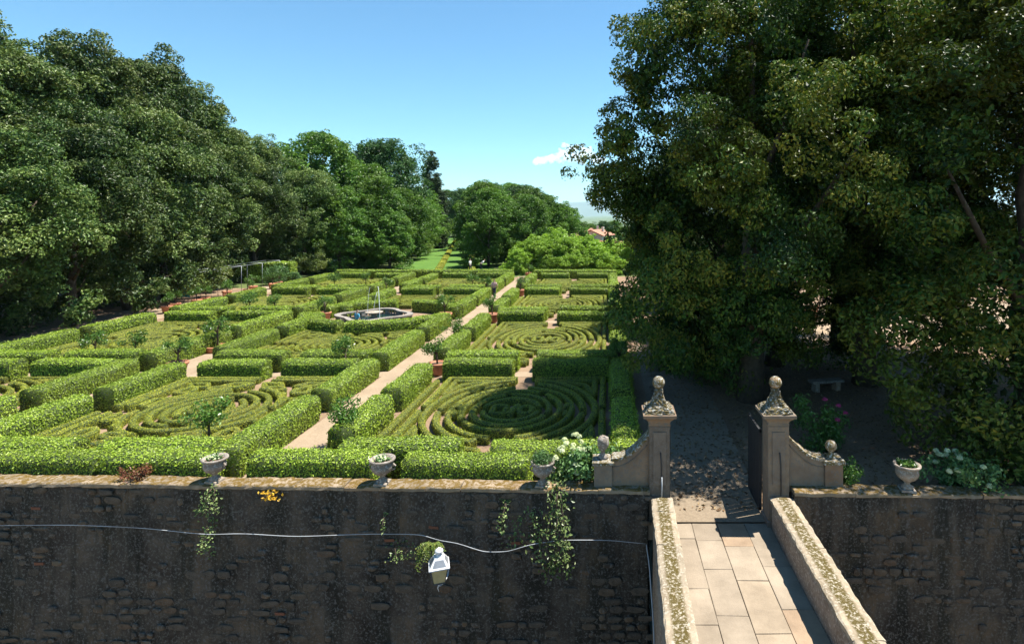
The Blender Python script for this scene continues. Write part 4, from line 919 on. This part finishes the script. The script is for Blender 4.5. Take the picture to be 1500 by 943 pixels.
# ------------------------------------------------------------------ village, hills, cloud
def house(x, y, w, d, h, rz, wall, lab, pitch=.42):
    z = float(land(x, y)) - .3; e = thing('village_house', lab, 'house', (x, y, z), rz, 'village houses below the garden')
    m2 = MB(); v = [(-w / 2, -d / 2, 0), (w / 2, -d / 2, 0), (w / 2, d / 2, 0), (-w / 2, d / 2, 0), (-w / 2, -d / 2, h), (w / 2, -d / 2, h), (w / 2, d / 2, h), (-w / 2, d / 2, h), (0, -d / 2, h + pitch * w / 2), (0, d / 2, h + pitch * w / 2)]
    m2.add(v, [(0, 1, 5, 8, 4), (2, 3, 7, 9, 6), (1, 2, 6, 5), (3, 0, 4, 7)]); m2.obj('wall', wall, e)
    for s in (-1, 1):
        m2 = MB(); a, b = w / 2 + .5, d / 2 + .5; zt = h + pitch * w / 2 + .08; zl = h - pitch * .5 + .08
        m2.add([(0, -b, zt), (s * a, -b, zl), (s * a, b, zl), (0, b, zt), (0, -b, zt + .18), (s * a, -b, zl + .18), (s * a, b, zl + .18), (0, b, zt + .18)], [tuple(q) for q in BOXF]); o = m2.obj('roof_slope', 'roof', e); recalc(o.data)
    for i, wx in enumerate(np.arange(-w / 2 + 1.3, w / 2 - .6, 2.2)):
        for wz in np.arange(1.2, h - 1.2, 2.8):
            m2 = MB(); box(m2, -.45, .45, -.03, .05, 0, 1.3); f = m2.obj('window', 'shutter', e, (wx, -d / 2 - .03, wz)); m2 = MB(); box(m2, -.36, .36, -.045, -.02, .1, 1.2); m2.obj('pane', 'glass', f)
    m2 = MB(); box(m2, w * .18, w * .18 + .6, .5, 1.1, h, h + pitch * w / 2 + 1.0); m2.obj('chimney', wall, e)
house(-3.0, 166, 6.5, 9, 7.6, -.35, 'render_w', 'pale gabled village house with red tile roof')
house(-10.5, 160, 7, 10, 6.6, 1.2, 'render_y', 'long low ochre house with orange roof beside the thicket')
house(-6.0, 152, 5, 9, 5.0, 1.05, 'render_y', 'low tile-roofed shed in front of the pale house')
house(-5, 186, 9, 8, 7.6, .15, 'render_w', 'broad village house with wide roof behind the gabled one')
house(1.8, 150, 6, 11, 4.6, .95, 'render_y', 'low house with orange roof beneath the evergreen edge')
house(.5, 140, 5, 8, 2.8, .9, 'render_w', 'small tile-roofed outbuilding nearest the bright shrubs')
n = 160; xr = np.linspace(-42000, 42000, n); ridge = 330 + 210 * np.sin(xr / 9000 + 2.2) + 120 * np.sin(xr / 3700) + 50 * np.sin(xr / 1300 + 1)
m2 = MB(); V = []
for k, (f, dy) in enumerate(((0, -4000), (.45, -2500), (.8, -1100), (1, 0), (.6, 2500))): V.append(np.stack([xr, 24000 + dy + 500 * np.sin(xr / 2100 + k), -400 + f * (ridge + 400) + 25 * np.sin(xr / 700 + k * 2)], 1))
i = np.arange(5 * n).reshape(5, n); m2.add(np.concatenate(V), np.stack([i[:-1, :-1], i[:-1, 1:], i[1:, 1:], i[1:, :-1]], -1).reshape(-1, 4).astype(np.int32), 0, .5, True); struct(m2.obj('hills', 'far'))

# ------------------------------------------------------------------ people
def skin(name, verts, edges, radii, mt, parent, sub=1):
    me = bpy.data.meshes.new(name); me.from_pydata(verts, edges, []); me.materials.append(M[mt])
    o = link(name, me, parent); o.modifiers.new('skin', 'SKIN'); o.modifiers.new('sub', 'SUBSURF').levels = sub; o.modifiers['sub'].render_levels = sub
    if not me.skin_vertices: me.attributes
    for i, r in enumerate(radii): me.skin_vertices[0].data[i].radius = (r, r)
    me.skin_vertices[0].data[0].use_root = True; return o
def person(x, y, z, rz, shirt, lab, s=1.0, stride=.18, bend=0.0, trousers='trousers'):
    p = thing('person', lab, 'person', (x, y, z), rz, None, (s, s, s)); cb, sb = math.cos(bend), math.sin(bend)
    def B(q): a, b, c = q; c0 = c - .92; return (a, b * cb - c0 * sb, .92 + b * sb + c0 * cb) if c > .92 else q
    hip = (0, 0, .94); ch = B((0, .01, 1.28)); nk = B((0, 0, 1.48)); hd = B((0, -.02, 1.60)); tp = B((0, -.01, 1.72))
    V = [hip, ch, nk, hd, tp]; E = [(0, 1), (1, 2), (2, 3), (3, 4)]; Rr = [.12, .13, .05, .085, .07]
    for sg in (-1, 1):
        b = len(V); st = stride * sg
        V += [(sg * .09, 0, .88), (sg * .10, -.03 - st * .6, .5), (sg * .10, .02 - st, .08), (sg * .10, -.12 - st, .03)]; E += [(0, b), (b, b + 1), (b + 1, b + 2), (b + 2, b + 3)]; Rr += [.085, .058, .04, .035]
        c = len(V); V += [B((sg * .19, 0, 1.40)), B((sg * .24, .02 + st * .4, 1.14)), B((sg * .23, -.08 + st * .8, .93)), B((sg * .22, -.12 + st, .84))]; E += [(1, c), (c, c + 1), (c + 1, c + 2), (c + 2, c + 3)]; Rr += [.055, .042, .032, .03]
    skin('body', V, E, Rr, 'skin', p, 2)
    skin('shirt', [B((0, 0, .93)), V[1], B((0, 0, 1.44)), V[9], V[10], V[17], V[18]], [(0, 1), (1, 2), (1, 3), (3, 4), (1, 5), (5, 6)], [.145, .155, .07, .075, .06, .075, .06], shirt, p)
    skin('trousers', [hip, V[5], V[6], V[7], V[13], V[14], V[15]], [(0, 1), (1, 2), (2, 3), (0, 4), (4, 5), (5, 6)], [.135, .1, .075, .06, .1, .075, .06], trousers, p)
    skin('hair', [B((0, .02, 1.64)), B((0, .01, 1.76))], [(0, 1)], [.09, .07], 'hair', p)
    for sg, i in ((-1, 8), (1, 16)):
        q = V[i]; m2 = MB(); lathe(m2, [(.03, -.02), (.05, 0), (.045, .05), (.03, .08)], 8, (q[0], q[1], 0)); m2.obj('shoe', 'hair', p)
    return p
person(-10.35, 53.0, 0.02, math.pi * .95, 'sh_pink', 'person in pale pink top and dark trousers walking along the main path')
person(-16.35, 37.9, 0, 2.6, 'sh_blue', 'small person in blue standing in the opening of the curved fountain hedge', .86, .05)
person(-18.1, 76.4, .03, 1.2, 'sh_white', 'person in white shirt standing on the long lawn', 1.0, .1)
person(-17.0, 78.0, .03, -1.3, 'sh_white', 'person in white shirt bending over the lawn edging', 1.0, .1, -.75)

# ------------------------------------------------------------------ cloud and haze
def volume_mat(name, col, dens, an=0.0):
    m, n, l, b = mat(name); n.remove(b); v = n.new('ShaderNodeVolumePrincipled'); v.inputs['Color'].default_value = (*col, 1); v.inputs['Density'].default_value = dens; v.inputs['Anisotropy'].default_value = an
    l.new(v.outputs[0], n['Material Output'].inputs['Volume']); M[name] = m; return m
volume_mat('cloud_vapour', (1, 1, 1), .007, .2); volume_mat('haze_air', (.60, .80, 1.0), 3.4e-5)
import bmesh
bm = bmesh.new(); r = np.random.default_rng(5)
for k in range(170):
    u = r.random(); top = 60 + 330 * math.exp(-((u - .52) / .22) ** 2) + 150 * math.exp(-((u - .8) / .1) ** 2); x = -1500 + u * 1420; z = 1030 + r.uniform(0, 1) ** .8 * top; rr = r.uniform(18, 70)
    ret = bmesh.ops.create_icosphere(bm, subdivisions=2, radius=rr); bmesh.ops.translate(bm, verts=ret['verts'], vec=(x, 12000 + r.normal(0, 120), z + rr * .3))
me = bpy.data.meshes.new('cloud'); bm.to_mesh(me); bm.free(); me.materials.append(M['cloud_vapour'])
o = struct(link('cloud', me)); md = o.modifiers.new('remesh', 'REMESH'); md.mode = 'VOXEL'; md.voxel_size = 11
tx = bpy.data.textures.new('puff', 'CLOUDS'); tx.noise_scale = 48; dm = o.modifiers.new('puff', 'DISPLACE'); dm.texture = tx; dm.strength = 95; dm.mid_level = .5; dm.texture_coords = 'GLOBAL'
m2 = MB(); box(m2, -45000, 45000, -3000, 41000, -1200, 820); struct(m2.obj('haze', 'haze_air'), 'stuff')

# ------------------------------------------------------------------ fallen leaves under the evergreens
n = 16000; P = np.c_[rng.uniform(1.5, 22, n), rng.uniform(16.2, 34, n), np.zeros(n)]
P = P[~((P[:, 0] < 1.9))]; inr = (P[:, 0] > .8) & (P[:, 0] < 5.4)
P[:, 2] = np.where(inr & (P[:, 0] > 1.62) & (P[:, 0] < 4.4), road_z(P[:, 1]) + .03, land(P[:, 0], P[:, 1]) + .012)
m2 = MB(); leaves(m2, P + np.array([0, 0, .01]), np.tile([0, 0, 1.], (len(P), 1)), .11, .5, .25)
M['litter'] = leaf_mat('dry_leaf', [(.10, .06, .03), (.22, .13, .06), (.34, .24, .12)], .1, .6)
struct(m2.obj('leaf_litter', 'litter'), 'stuff')
